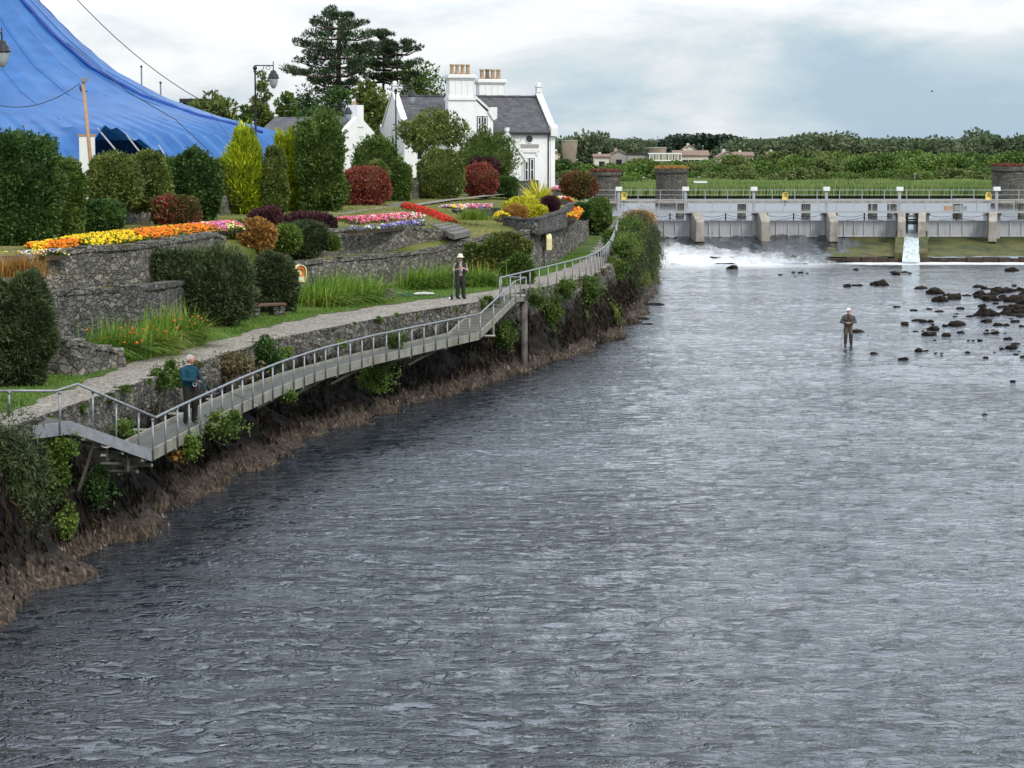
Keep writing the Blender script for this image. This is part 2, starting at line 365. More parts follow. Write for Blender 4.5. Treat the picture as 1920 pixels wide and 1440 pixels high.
def shrub(name,label,cat,c,r,mat,n=6000,e=2.6,l=.14,w=.08,amp=.12,fr=1.1,taper=0,group=None,up=.25,parent=None,spray=.12,core=.86,droop=0,stuff=None,trunk=None,seed=None):
    """closed leafy body: c = centre of the base, r = half sizes; leaves over its surface on a lumpy core"""
    l*=1.18; w*=1.22; amp=amp*1.45+.02; fr*=1.35; core*=.93; n=int(n*1.15)
    c=np.array(c,float); r=np.array(r,float); ctr=c+[0,0,r[2]]; s=seed if seed is not None else rng.uniform(0,50)
    d=unit(rng.normal(size=(n,3))); P=shape(d,r,e,amp,fr,s,taper); P=P*(1+rng.normal(0,spray/2.4,(n,1))+rng.uniform(-spray,0,(n,1))*.5)*(1+.075*fbm(P*3.1+s*3,2)[:,None])
    D=d/r; D=unit(D)+rng.normal(0,.55,(n,3)); D[:,2]+=up-droop
    cd=QS[0]; cv=shape(cd,r*core,e,amp,fr,s,taper)+ctr
    if trunk or parent is None and stuff=='T':
        pass
    par=parent
    o=None
    if trunk:
        o=thing(name,label,cat,tuple(c),0,group); 
        bm=MB()
        for k in range(trunk[0]):
            a=2*math.pi*k/trunk[0]+s; b=Vector((c[0],c[1],c[2]-trunk[1])); rr=min(r[0],r[1])
            t1=b+Vector((math.cos(a)*.12,math.sin(a)*.12,trunk[1]*.5)); t2=b+Vector((math.cos(a)*rr*.5,math.sin(a)*rr*.5,trunk[1]+r[2]*.5))
            bm.tube([b+Vector((math.cos(a)*.06,math.sin(a)*.06,0)),t1,t2],[.07,.055,.03],6)
        bm.build('trunk',M['bark'],o,True,True)
        leafmesh('crown',P+ctr,D,l,w,mat,o,True,(cv,QS[1]))
        return o
    ob=leafmesh(name if parent is None else 'foliage',P+ctr-(0 if parent is not None else 0),D,l,w,mat,parent,True,(cv,QS[1]))
    if parent is None:
        # put origin at base
        me=ob.data; co=np.empty(len(me.vertices)*3,np.float32); me.vertices.foreach_get('co',co); co=co.reshape(-1,3)-c.astype(np.float32); me.vertices.foreach_set('co',co.ravel()); ob.location=tuple(c)
        tag(ob,label,cat,group)
    return ob
def clumps(C,Rd,n,flat=1.0,up=.2,spread=.6):
    """n leaves round each clump centre"""
    K=len(C); d=unit(rng.normal(size=(K,n,3)).reshape(-1,3)); rr=rng.uniform(.35,1.0,(K*n,1))**.5
    rad=np.repeat(np.asarray(Rd).reshape(K,1),n,0)
    P=np.repeat(np.asarray(C),n,0)+d*rr*rad*np.array([1,1,flat]); D=d+rng.normal(0,spread,(K*n,3)); D[:,2]+=up
    return P,D
def tree(name,label,cat,base,h,cr,mat,K=26,n=110,l=.35,w=.22,crown0=.3,group=None,trunk_r=.2,lim=6,shape_=1.0,lean=0,cl=.36):
    base=np.array(base,float); o=thing(name,label,cat,tuple(base),0,group)
    zc=h*(1+crown0)/2; rz=h*(1-crown0)/2*1.0; K=int(K*1.35)
    d=unit(rng.normal(size=(K,3))); d[:,2]=np.where(d[:,2]<-.5,-d[:,2]*.5,d[:,2])
    rr=rng.uniform(.12,1.0,(K,1))**.6*.92
    C=base+np.array([lean,0,zc])+d*rr*np.array([cr,cr,rz])*np.array([1,1,1])
    if shape_!=1: 
        t=(C[:,2]-base[2]-crown0*h)/(h-crown0*h); k=1-(1-shape_)*np.clip(t,0,1); C[:,0]=base[0]+(C[:,0]-base[0])*k; C[:,1]=base[1]+(C[:,1]-base[1])*k
    Rd=cr*cl*rng.uniform(.7,1.25,K); C[0]=base+np.array([lean,0,h-Rd[0]*.5]); C[1]=base+np.array([lean+cr*.2,0,h*.94-Rd[1]*.5])
    P,D=clumps(C,Rd,n,.8); leafmesh('crown',P,D,l,w,mat,o,True)
    b=MB(); b.tube([base,base+[lean*.3,0,h*.3],base+[lean,0,h*.75]],[trunk_r,trunk_r*.75,trunk_r*.25],8)
    for k in range(min(lim,K)):
        st=base+np.array([lean*.4,0,h*(crown0+.05+.06*k)]); b.tube([st,(st+C[k])/2+[0,0,.1],C[k]],[trunk_r*.4,trunk_r*.25,trunk_r*.1],5)
    b.build('trunk',M['bark'],o,True,True)
    return o
def blades(name,C,n,length,width,rad,mat,parent=None,lean=(0,0),spread=.6,world=True,seg=4,droop=1.0):
    """arching strap leaves rising from points C"""
    C=np.atleast_2d(np.asarray(C,float)); K=len(C)*n
    B=np.repeat(C,n,0)+np.column_stack([rng.normal(0,rad,K),rng.normal(0,rad,K),np.zeros(K)])
    a=rng.uniform(0,2*np.pi,K); s=rng.uniform(.15,1,K)*spread
    H=np.column_stack([np.cos(a)*s+lean[0],np.sin(a)*s+lean[1]]); L=length*rng.uniform(.6,1.15,K)
    side=unit(np.column_stack([-H[:,1],H[:,0],np.zeros(K)])+1e-6)
    V=[]
    for i in range(seg+1):
        t=i/seg; h=L*(t-.42*droop*np.hypot(H[:,0],H[:,1])*t*t*1.2); hor=H*(L*(t**1.5))[:,None]
        c=B+np.column_stack([hor,h]); ww=(width*(1-t)**.6*(.6+.4*(1-t))+.002)
        V.append(c-side*ww/2); V.append(c+side*ww/2)
    V=np.stack(V,1); m=2*(seg+1)
    Fq=[]
    for i in range(seg): Fq.append([2*i,2*i+1,2*i+3,2*i+2])
    Fq=(np.arange(K)[:,None,None]*m+np.array(Fq)[None]).reshape(-1,4)
    return fastmesh(name,V.reshape(-1,3),Fq,mat,parent,False,world)
OCT=np.array([(1,0,0),(-1,0,0),(0,1,0),(0,-1,0),(0,0,1),(0,0,-1)],float)
CB=np.array([(x,y,z) for x in (-1,1) for y in (-1,1) for z in (-1,1)],float)*.62
CF=np.array([(0,1,3,2),(4,6,7,5),(0,4,5,1),(2,3,7,6),(0,2,6,4),(1,5,7,3)])
def blossoms(name,P,r,mat,parent=None,world=True):
    """little ruffled heads: each two crossed cubes with jitter"""
    K=len(P); rr=(r*rng.uniform(.6,1.3,(K,1,1)))
    q=rng.normal(size=(K,4)); q/=np.linalg.norm(q,axis=1,keepdims=True); w,x,y,z=q.T
    Rm=np.stack([1-2*(y*y+z*z),2*(x*y-z*w),2*(x*z+y*w),2*(x*y+z*w),1-2*(x*x+z*z),2*(y*z-x*w),2*(x*z-y*w),2*(y*z+x*w),1-2*(x*x+y*y)],1).reshape(K,3,3)
    V=np.einsum('kij,vj->kvi',Rm,CB)*rr*rng.uniform(.8,1.2,(K,8,1))*np.array([1,1,.75])+np.asarray(P)[:,None,:]
    Fq=(np.arange(K)[:,None,None]*8+CF[None]).reshape(-1,4)
    return fastmesh(name,V.reshape(-1,3),Fq,mat,parent,False,world)
# ---------------------------------------------------------------- plan curves, x as a function of depth y
def curve(pts):
    pts=sorted(pts,key=lambda p:p[0]); ys=np.array([p[0] for p in pts]); xs=np.array([p[1] for p in pts])
    # smooth: sample and blur
    yy=np.linspace(ys[0],ys[-1],1200); xx=np.interp(yy,ys,xs); k=np.hanning(25); k/=k.sum()
    xp=np.pad(xx,12,mode='edge'); xp[:12]=xx[0]-(yy[12:0:-1]-yy[0])*(xx[1]-xx[0])/(yy[1]-yy[0]); xx=np.convolve(xp,k,'valid')
    return lambda y:np.interp(y,yy,xx)
def pxc(lst,z,extra=()): return [(G(u,v,z).y,G(u,v,z).x) for u,v in lst]+list(extra)
ZP=3.1
xo=curve([(20,-12.2),(32,-11.7),(42,-11.1),(47,-10.6),(52,-9.9),(60,-8.7),(67,-7.4),(77,-4.0),(83,-1.3),(87,-.2),(95,2.2),(100,3.7),(111,5.1),(125,6.2),(143,7.5),(156,8.6),(171,10.3),(180,11.2),(190,11.3)])
xw=curve([(20,-10.4),(32,-10.1),(38.5,-9.4),(51,-8.3),(60,-7.1),(70.6,-4.6),(80,-1.6),(86.7,.6),(93,2.6),(100,4.7),(112,6.6),(128,8.6),(136,9.3),(150,10.1),(171,11.3),(180,11.6),(190,11.7)])
xi=curve(pxc([(0,777),(100,742),(160,716),(228,688),(260,674),(400,641),(500,613),(600,591),(720,572),(860,554),(930,543),(1000,523),(1070,500),(1100,485),(1125,450),(1150,415)],ZP,[(20,-13.6),(190,9.4)]))
xa=curve([(20,-15),(46,-13.6),(60,-14.6),(62,-13.9),(65.8,-11.2),(70,-10.8),(78,-10.0),(86,-8.6),(92,-5.5),(98,-2.7),(101,-.8),(105,.9),(112,2.3),(125,3.5),(135,4.4),(150,5.4),(175,7.4),(190,8.6)])
xb=curve([(20,-17),(46,-16),(61,-17.2),(65.0,-14.7),(68.6,-12.0),(73,-11.8),(80,-11.1),(86,-10.4),(92.5,-7.6),(99.5,-4.0),(101,-1.6),(105,.1),(112,1.5),(125,2.8),(135,3.7),(150,4.7),(175,6.7),(190,8.0)])
def za(y): return np.interp(y,[20,64,70,84,96,101,112,125,135,150,175,190],[4.75,4.75,4.6,4.4,4.4,4.9,5.0,5.0,4.95,4.6,3.6,3.4])
def zb(y): return np.interp(y,[20,62,67,80,86,90,98,101,112,135,150,175,190],[5.5,5.55,5.85,5.8,5.0,5.5,5.45,5.0,5.1,5.1,4.9,3.9,3.6])
def zt(x,y):
    d=np.maximum(xb(y)-x,0); f=np.clip(d/9,0,1); f=f*f*(3-2*f)
    return zb(y)+(5.75-zb(y))*f
def strip(name,fa,fb,za_,zb_,y0,y1,dy,mat,nx=6,namp=0,kind='structure'):
    ys=np.arange(y0,y1+dy,dy); t=np.linspace(0,1,nx); Y,T=np.meshgrid(ys,t,indexing='ij')
    A=fa(ys)[:,None];B=fb(ys)[:,None]; X=A+(B-A)*T
    Z=za_(ys)[:,None]*(1-T)+zb_(ys)[:,None]*T
    if namp: Z=Z+namp*fbm(np.column_stack([X.ravel()*.8,Y.ravel()*.8,np.zeros(X.size)]),3).reshape(X.shape)
    n=len(ys); idx=np.arange(n*nx).reshape(n,nx)
    Fq=np.stack([idx[:-1,:-1],idx[1:,:-1],idx[1:,1:],idx[:-1,1:]],-1).reshape(-1,4)
    o=fastmesh(name,np.column_stack([X.ravel(),Y.ravel(),Z.ravel()]),Fq,mat,None,True); 
    if kind: o['kind']=kind
    return o
cst=lambda v:(lambda y:np.full_like(np.asarray(y,float),v))
# river wall
def river_wall():
    ys=np.arange(20,186,.22); nr=26; t=np.linspace(0,1,nr); Y,T=np.meshgrid(ys,t,indexing='ij')
    xt=xo(ys)[:,None]+.12; xl=xw(ys)[:,None]; X=xt+(xl-xt)*np.clip(T,0,1)**2.2; Z=ZP+.02-(ZP+.65)*T
    sl=np.gradient(xo(ys),ys); nrm=np.stack([1/np.sqrt(1+sl**2),-sl/np.sqrt(1+sl**2)],1)
    q=np.column_stack([X.ravel()*.9,Y.ravel()*.9,Z.ravel()*1.2]); big=fbm(q*.7,3).reshape(X.shape); sm=fbm(q*3.2+9,3).reshape(X.shape)
    bulge=np.exp(-((Z-.10)/.28)**2)*.34
    D=(.06+.46*T)*big+.17*sm*(.4+T)+.06*(.3+T)*fbm(q*9+3,2).reshape(X.shape)+bulge*(.5+.8*big)
    D[:,0]*=.3
    X=X+nrm[:,0][:,None]*D; Yd=Y+nrm[:,1][:,None]*D
    n=len(ys); idx=np.arange(n*nr).reshape(n,nr)
    Fq=np.stack([idx[:-1,:-1],idx[:-1,1:],idx[1:,1:],idx[1:,:-1]],-1).reshape(-1,4)
    V=np.column_stack([X.ravel(),Yd.ravel(),Z.ravel()])
    o=fastmesh('quay_wall',V,Fq,M['river_wall'],None,True)
    tag(o,'long rough stone quay wall dropping from the gravel path to the river','wall')
    # fibrous weed and roots hanging on the wet part
    n=52000; i=rng.integers(0,len(ys),n); j=np.clip((rng.beta(2.6,1.8,n)*21+2).astype(int),3,22); A=np.stack([X,Yd,Z],-1)[i,j]; keep=(A[:,2]<2.25+.35*np.sin(A[:,1]*1.3))&(fbm(A*np.array([.8,.8,1.1])+5,2)>-.35); A=A[keep]; i=i[keep]; n=len(A)
    P=A+np.column_stack([nrm[i]*rng.uniform(.0,.10,(n,1)),rng.normal(0,.05,n)]); D=np.column_stack([nrm[i]*rng.uniform(-.1,.55,(n,1)),-np.ones(n)])+rng.normal(0,.28,(n,3))
    kp=(P[:,2]>.5)|(rng.uniform(0,1,n)<.3); P=P[kp]; D=D[kp]; low=P[:,2]<.42+.2*np.sin(P[:,1]*2.1)
    tag(leafmesh('river_weed',P[~low],D[~low],.30,.045,M['weed']),'dark fibrous roots and moss hanging on the wet quay wall','moss',None,'stuff')
    tag(leafmesh('river_weed',P[low],D[low],.17,.05,M['weed_tan']),'tan dried weed along the waterline of the quay wall','moss',None,'stuff')
M['weed']=M_leaf('wet_weed',[(.002,.002,.0015),(.006,.005,.0035),(.018,.013,.008),(.055,.04,.025)],.9,.0,.8,.1)
M['weed_tan']=M_leaf('dry_weed',[(.010,.008,.006),(.045,.032,.022),(.12,.09,.065),(.20,.155,.115)],.9,.0,.8,.1)
river_wall()
strip('path',lambda y:xi(y)-.25,lambda y:xo(y)+.12+.07*np.sin(y*5.3)*np.sin(y*1.9+1)+.04*np.sin(y*13.1),cst(ZP),cst(ZP),20,190,.2,M['path'],5,.02)
strip('grass_verge',lambda y:xa(y)-.3,lambda y:xi(y)+.12*np.sin(y*1.7)+.08*np.sin(y*4.1),cst(ZP+.03),cst(ZP+.012),20,190,.4,M['grass'],8,.02)
strip('terrace_ledge',lambda y:xb(y)-.3,lambda y:xa(y)-.1,lambda y:za(y)+.02,lambda y:za(y)-.04,20,190,.4,M['grass_dry'],5,.02)
def terrace():
    ys=np.concatenate([np.arange(20,140,.6),np.arange(140,300,4)]); off=np.concatenate([np.linspace(0,16,36),np.array([20,28,45,80,160,400])])
    Y,O=np.meshgrid(ys,off,indexing='ij'); yy=np.minimum(Y,188); X=xb(yy)-.08-O
    Z=zt(X,yy)+.04*fbm(np.column_stack([X.ravel()*.6,Y.ravel()*.6,np.zeros(X.size)]),3).reshape(X.shape)*(O>.3)
    Z=np.where(Y>190,np.minimum(Z,5.4-(Y-190)*.02),Z); X=np.hstack([X[:,:1]+.02,X]); Y=np.hstack([Y[:,:1],Y]); Z=np.hstack([Z[:,:1]*0+2.8,Z])
    n,nx=X.shape; idx=np.arange(n*nx).reshape(n,nx)
    Fq=np.stack([idx[:-1,1:],idx[:-1,:-1],idx[1:,:-1],idx[1:,1:]],-1).reshape(-1,4)[:,::-1]
    o=fastmesh('lawn',np.column_stack([X.ravel(),Y.ravel(),Z.ravel()]),Fq,M['grass_dry'],None,True); o['kind']='structure'
terrace()
def stonewall(name,label,fx,z0,z1,y0,y1,mat,th=.45,dy=.2,cope=.10,amp=.07,root=None):
    """battered rubble retaining wall following a plan curve, with a rough coping"""
    ys=np.arange(y0,y1+dy*.5,dy); P=np.column_stack([fx(ys),ys]); d=np.gradient(P,axis=0); d=unit(np.column_stack([d,np.zeros(len(d))]))[:,:2]; nrm=np.column_stack([d[:,1],-d[:,0]])
    # resample by arc length for even spacing
    return polywall(name,label,P,z0(ys),z1(ys),mat,th,cope,amp)
def polywall(name,label,P,Z0,Z1,mat,th=.45,cope=.1,amp=.07,cat='wall',step=.2,group=None):
    P=np.asarray(P,float); s=np.concatenate([[0],np.cumsum(np.linalg.norm(np.diff(P,axis=0),axis=1))]); S=np.linspace(0,s[-1],max(3,int(s[-1]/step)))
    P=np.column_stack([np.interp(S,s,P[:,0]),np.interp(S,s,P[:,1])]); Z0=np.interp(S,s,Z0); Z1=np.interp(S,s,Z1)
    d=unit(np.gradient(P,axis=0)); nrm=np.column_stack([d[:,1],-d[:,0]])
    # closed section: front bottom -> front top -> back top -> back bottom
    nr=9; sec=[]
    for k in range(nr): t=k/(nr-1); sec.append((.08*(1-t),t))
    sec+= [(-th*.25,1.0),(-th*.6,1.0),(-th,1.0),(-th,.5),(-th,0)]
    X=[];
    for o_,t in sec:
        z=Z0-.12+(Z1-Z0+.12)*t; x=P[:,0]+nrm[:,0]*o_; y=P[:,1]+nrm[:,1]*o_
        X.append(np.column_stack([x,y,z]))
    A=np.stack(X,1); q=A.reshape(-1,3); dsp=(fbm(q*2.6,3)*amp).reshape(A.shape[:2]); 
    sgn=np.array([1]*nr+[0,0,-1,-1,-1]); A[:,:,:2]+=nrm[:,None,:]*(dsp*sgn)[:,:,None]
    top=np.array([s_[1]>=1 for s_ in sec]); A[:,top,2]+=(fbm(q*3.3+4,2)*amp*.6).reshape(A.shape[:2])[:,top]
    n,m=A.shape[:2]; idx=np.arange(n*m).reshape(n,m)
    Fq=np.stack([idx[:-1,:],idx[1:,:],np.roll(idx,-1,1)[1:,:],np.roll(idx,-1,1)[:-1,:]],-1).reshape(-1,4)
    # end caps as quads strips
    base=tuple(np.array([P[0,0],P[0,1],Z0[0]])); 
    root=thing(name,label,cat,base,0,group)
    ends=[]
    for r_ in (0,n-1):
        ix=idx[r_]; k=m
        for i in range(k//2-1): ends.append([ix[i],ix[i+1],ix[k-2-i],ix[k-1-i]])
    Fq=np.vstack([Fq,np.array(ends)])
    fastmesh('wall_face',A.reshape(-1,3),Fq,mat,root,False)
    if cope:
        b=MB(); i=0; rr=np.random.default_rng(int(abs(P[0,0]*100)))
        Ls=S[-1]; p=0
        while p<Ls-.15:
            w=rr.uniform(.15,.34); q_=min(p+w,Ls); c=[np.interp((p+q_)/2,S,P[:,0]),np.interp((p+q_)/2,S,P[:,1])]; z=np.interp((p+q_)/2,S,Z1); dd=[np.interp((p+q_)/2,S,d[:,0]),np.interp((p+q_)/2,S,d[:,1])]
            rot=Matrix.Rotation(math.atan2(dd[1],dd[0])+rr.uniform(-.05,.05),3,'Z'); hh=cope*rr.uniform(.4,1.5); w2=(q_-p)/2*.93
            b.box((-w2,-.06,-.05),(w2,th*.95,hh),rot,(c[0],c[1],z)); p=q_
        b.build('coping',mat,root,True,False,.02)
    return root
# nb: with P running along +y, 'front' normal is (+x,-y) side
stonewall('retaining_wall','low dark stone retaining wall behind the long leaved clumps on the left',xa,cst(ZP),za,61.5,70.5,M['stone2'])
stonewall('retaining_wall','stone retaining wall carrying the orange and yellow marigold border',xb,za,zb,62.5,81.5,M['stone'])
tag(strip('lawn_bank',lambda y:xa(y)-.38,lambda y:xa(y)-.36,cst(2.9),lambda y:za(y)-.03,20,190,.5,M['soil'],2),kind='structure')
stonewall('retaining_wall','lower long stone wall behind the rushy clumps and the angler in the hat',xa,cst(ZP),za,79,100.4,M['stone'])
stonewall('retaining_wall','upper stone wall below the pink flower bed in the middle',xb,za,zb,86.5,100.4,M['stone'])
stonewall('retaining_wall','curved stone wall beside the path with rusty plants, partly under ivy',xa,cst(ZP),za,100.7,150,M['stone'],amp=.12)
gp=lambda u,v,z:(G(u,v,z).x,G(u,v,z).y)
p0,p1,p2=gp(82,702,ZP),gp(150,706,ZP),gp(230,688,ZP)
polywall('wing_wall','low sloping stone wall ending beside the gravel path at left',[p0,p1,p2],[ZP]*3,[4.05,3.95,3.5],M['stone'],.5,.08,.1)
polywall('planter_wall','curved grey stone planter wall under the yellow shrubs',[gp(944,428,5.0),gp(985,433,5.0),gp(1010,434,5.0),gp(1060,418,5.1),gp(1075,402,5.2)],[4.95]*5,[5.55,5.55,5.6,5.75,5.85],M['stone2'],.3,.06,.04)
polywall('planter_wall','small stone planter wall below the purple and white flowers',[gp(848,405,5.35),gp(880,408,5.35),gp(938,402,5.35)],[5.3]*3,[5.68,5.7,5.7],M['stone2'],.3,.05,.05)
polywall('garden_wall','grey stone wall standing at the foot of the white house',[gp(972,362,5.6),gp(1010,360,5.6),gp(1050,357,5.6)],[5.3]*3,[6.5,6.5,6.4],M['stone2'],.4,.05,.05)
c=AT(779,358,140); polywall('gate_pillar','narrow stone pillar between the trimmed hedges',[(c.x-.25,140),(c.x+.25,140)],[5.6]*2,[7.1]*2,M['stone'],.5,.06,.04)
c=AT(400,400,100); polywall('boundary_wall','rough stone wall half hidden behind the trimmed hedges',[(AT(100,420,86).x,88),(AT(340,420,98).x,100),(AT(450,410,108).x,112)],[5.6]*3,[6.7]*3,M['stone'],.4,0,.05)
c=AT(730,552,83.5)
for (u,v,w_,h_,lb) in ((728,563,.5,.45,'small square grey stone pier between two rushy clumps'),(290,650,.35,.55,'small stone block pier at the edge of the leafy clumps, left')):
    g=G(u,v,ZP); b=MB()
    for k in range(2): b.box((-w_/2+.02*k,-w_/2,h_/2*k),(w_/2-.01*k,w_/2,h_/2*(k+1)-.012))
    t=thing('stone_block',lb,'stone block',g); b.build('block',M['stone2'],t,False,False,.02)
# the far ground, river bed
def sheet(name,x0,x1,y0,y1,z,mat,nx=2,ny=2,kind='structure',fz=None):
    xs=np.linspace(x0,x1,nx);ys=np.linspace(y0,y1,ny);X,Y=np.meshgrid(xs,ys,indexing='ij'); Z=np.full(X.shape,z) if fz is None else fz(X,Y)
    idx=np.arange(nx*ny).reshape(nx,ny); Fq=np.stack([idx[:-1,:-1],idx[1:,:-1],idx[1:,1:],idx[:-1,1:]],-1).reshape(-1,4)
    o=fastmesh(name,np.column_stack([X.ravel(),Y.ravel(),Z.ravel()]),Fq,mat,None,True); 
    if kind: o['kind']=kind
    return o
sheet('river_bed',-60,140,-40,184,-1.6,M['rock'])
def hillz(X,Y):
    d=np.clip((Y-330)/900,0,1); n=fbm(np.column_stack([X.ravel()*.004,Y.ravel()*.004,np.zeros(X.size)]),3).reshape(X.shape)
    return 3.0+d*(7+5*n)+np.clip((Y-1200)/1500,0,1)*6
sheet('ground',-1500,1800,276,5200,3,M['field'],80,90,'structure',hillz)
# ---------------------------------------------------------------- water
YB=182.0
def M_water(name,foam=None,base=(.007,.013,.021),strength=1.0,streak=1.0,rough=.02):
    m,nt,N,L=newmat(name); p=pos(nt)
    pm=pos(nt,(1.0,1.0,1.0)); 
    patch=ramp(nt,noise(nt,pos(nt,(.06,.09,.06)),1,4,.6,.8),[(.3,.30),(.7,1.0)])
    n1=noise(nt,pos(nt,(.55,.8,.5)),1.0,3,.55,.6); n2=noise(nt,pos(nt,(1.5,2.3,1)),1.0,4,.55,1.2); n2=math_(nt,'SUBTRACT',1.0,math_(nt,'ABSOLUTE',math_(nt,'MULTIPLY_ADD',n2,3.4,-1.7))); n3=noise(nt,pos(nt,(4.5,7,1)),1.0,2,.5,.9)
    h=math_(nt,'ADD',math_(nt,'MULTIPLY',n1,.11),math_(nt,'MULTIPLY',math_(nt,'POWER',math_(nt,'MAXIMUM',n2,0.0),3.5),.058)); h=math_(nt,'ADD',h,math_(nt,'MULTIPLY',n3,.0125)); h=math_(nt,'MULTIPLY',h,patch)
    # calmer over the shallows to the right and upstream
    g=nt.nodes.new('ShaderNodeNewGeometry'); s=nt.nodes.new('ShaderNodeSeparateXYZ'); L.new(g.outputs['Position'],s.inputs[0])
    calm=ramp(nt,math_(nt,'DIVIDE',s.outputs[1],200),[(.15,1),(.32,.78),(.48,.42),(.8,.26)])
    h=math_(nt,'MULTIPLY',h,calm)
    nb=bump(nt,h,strength,1.0)
    col=base
    w=princ(nt,col,rough,0,nb,.5); 
    pn=w.node; pn.inputs['IOR'].default_value=1.66
    if foam:
        fm=foam(nt,s,p); d=princ(nt,(.80,.82,.83),.7,0,bump(nt,noise(nt,pos(nt,(3,3,3)),1.5,6,.7),.8,.15),.3)
        mx=nt.nodes.new('ShaderNodeMixShader'); L.new(fm,mx.inputs[0]); L.new(w,mx.inputs[1]); L.new(d,mx.inputs[2]); out(nt,mx.outputs[0])
    else: out(nt,w)
    return m
def river_foam(nt,s,p):
    X,Y=s.outputs[0],s.outputs[1]
    # white water at the foot of the fall
    nz=noise(nt,pos(nt,(.5,1.2,1)),1.2,6,.7); yy=math_(nt,'MULTIPLY_ADD',nz,9.0,math_(nt,'SUBTRACT',Y,4.5))
    a=ramp(nt,math_(nt,'DIVIDE',math_(nt,'SUBTRACT',yy,150),21),[(.52,0),(1.0,.9)])
    b=ramp(nt,math_(nt,'DIVIDE',X,50),[(.40,1),(.56,.0)])
    a=math_(nt,'MULTIPLY',a,b)
    ln=ramp(nt,math_(nt,'ADD',math_(nt,'DIVIDE',math_(nt,'SUBTRACT',Y,150),21),math_(nt,'MULTIPLY_ADD',nz,.12,-.06)),[(.80,0),(.90,1)])
    ln=math_(nt,'MULTIPLY',ln,ramp(nt,math_(nt,'DIVIDE',X,50),[(.5,0),(.56,.95)]))
    st=ramp(nt,noise(nt,pos(nt,(.10,.5,1)),1.0,6,.65,.4),[(.60,0),(.72,.5)]); far=ramp(nt,math_(nt,'DIVIDE',Y,200),[(.55,0),(.8,1)])
    st=math_(nt,'MULTIPLY',st,far)
    # flecks
    fl=ramp(nt,noise(nt,pos(nt,(1.4,3.2,1)),2.2,5,.75,.3),[(.655,0),(.70,.55)])
    fl=math_(nt,'MULTIPLY',fl,ramp(nt,noise(nt,pos(nt,(.12,.08,1)),1,3),[(.42,0),(.62,1)]))
    r=math_(nt,'MAXIMUM',a,ln); r=math_(nt,'MAXIMUM',r,st); return math_(nt,'MAXIMUM',r,fl)
def fall_foam(nt,s,p):
    X,Y,Z=s.outputs; nz=noise(nt,pos(nt,(.9,.35,1)),1.5,7,.75); 
    t=math_(nt,'DIVIDE',math_(nt,'SUBTRACT',183,Y),12)            # 0 at the gates, 1 at the foot
    line=math_(nt,'DIVIDE',math_(nt,'SUBTRACT',X,11),14)
    k=math_(nt,'SUBTRACT',math_(nt,'MULTIPLY_ADD',t,1.15,.1),line)
    k=math_(nt,'ADD',k,math_(nt,'MULTIPLY_ADD',nz,1.3,-.65))
    return ramp(nt,k,[(.30,0),(1.25,.85)])
M['water']=M_water('river_water',river_foam); M['lake']=M_water('lake_water',None,(.06,.065,.07),.12,1,.34)
M['fall']=M_water('fall_water',fall_foam,(.012,.016,.02),1.0)
def water_mesh(name,x0,x1,y0,y1,dx,dy,z,mat,amp):
    xs=np.arange(x0,x1+dx,dx); ys=np.arange(y0,y1+dy*.5,dy); ys[-1]=y1; X,Y=np.meshgrid(xs,ys,indexing='ij')
    q=np.column_stack([X.ravel(),Y.ravel()*1.5,np.zeros(X.size)]); h=fbm(q*.45,3)*.55+ (1-np.abs(fbm(q*1.1+31,2)))*.28
    pt=.45+.55*np.clip(fbm(np.column_stack([X.ravel()*.06,Y.ravel()*.09,np.ones(X.size)]),2)+.6,0,1.3)
    Z=z+(h*pt*amp).reshape(X.shape)*np.clip(1.15-Y/240,.3,1)
    nx,ny=X.shape; idx=np.arange(nx*ny).reshape(nx,ny); Fq=np.stack([idx[:-1,:-1],idx[1:,:-1],idx[1:,1:],idx[:-1,1:]],-1).reshape(-1,4)
    o=fastmesh(name,np.column_stack([X.ravel(),Y.ravel(),Z.ravel()]),Fq,mat,None,True); o['kind']='structure'; return o
water_mesh('river_water',-14,52,22,172.5,.16,.16,-.02,M['water'],.085)
sheet('river_water',52,130,22,172.5,-.05,M['water']); sheet('river_water',-30,52,-30,22,-.05,M['water'])
sheet('lake_water',-30,600,184.2,278,2.7,M['lake'])
# ---------------------------------------------------------------- weir apron
def gx(u,y=YB): return AT(u,400,y).x
def M_moss():
    m,nt,N,L=newmat('mossy_apron'); p=pos(nt); n1=noise(nt,pos(nt,(1,.6,1)),.42,7,.68); n2=noise(nt,pos(nt,(1,1.5,1)),2.6,6,.7)
    c=ramp(nt,n1,[(.34,(.025,.032,.010)),(.46,(.065,.078,.014)),(.56,(.12,.115,.022)),(.66,(.07,.035,.018)),(.76,(.045,.05,.05))])
    c=mixc(nt,.75,c,ramp(nt,n2,[(.3,.3),(.72,1.2)]),'MULTIPLY')
    out(nt,princ(nt,c,.75,0,bump(nt,n2,.9,.15),.4)); return m
M['moss']=M_moss()
M['lip']=M_plain('apron_edge_stone',(.06,.035,.022),.85,0,.7,2.2,.8,(.012,.009,.008))
def apron(name,x0,x1,mat,z_off,yl=171.6,nxs=90,kind='structure',amp=.05,zfoot=.42):
    def fz(X,Y):
        t=(YB+.6-Y)/(YB+.6-yl); z=1.62+(zfoot-1.62)*np.clip(t,0,1)**.85
        return z+z_off+amp*fbm(np.column_stack([X.ravel()*.9,Y.ravel()*1.2,np.zeros(X.size)]),3).reshape(X.shape)
    return sheet(name,x0,x1,yl,YB+.6,0,mat,nxs,34,kind,fz)
xs_m=gx(1515); apron('weir_apron',11,95,M['moss'],0,nxs=300)
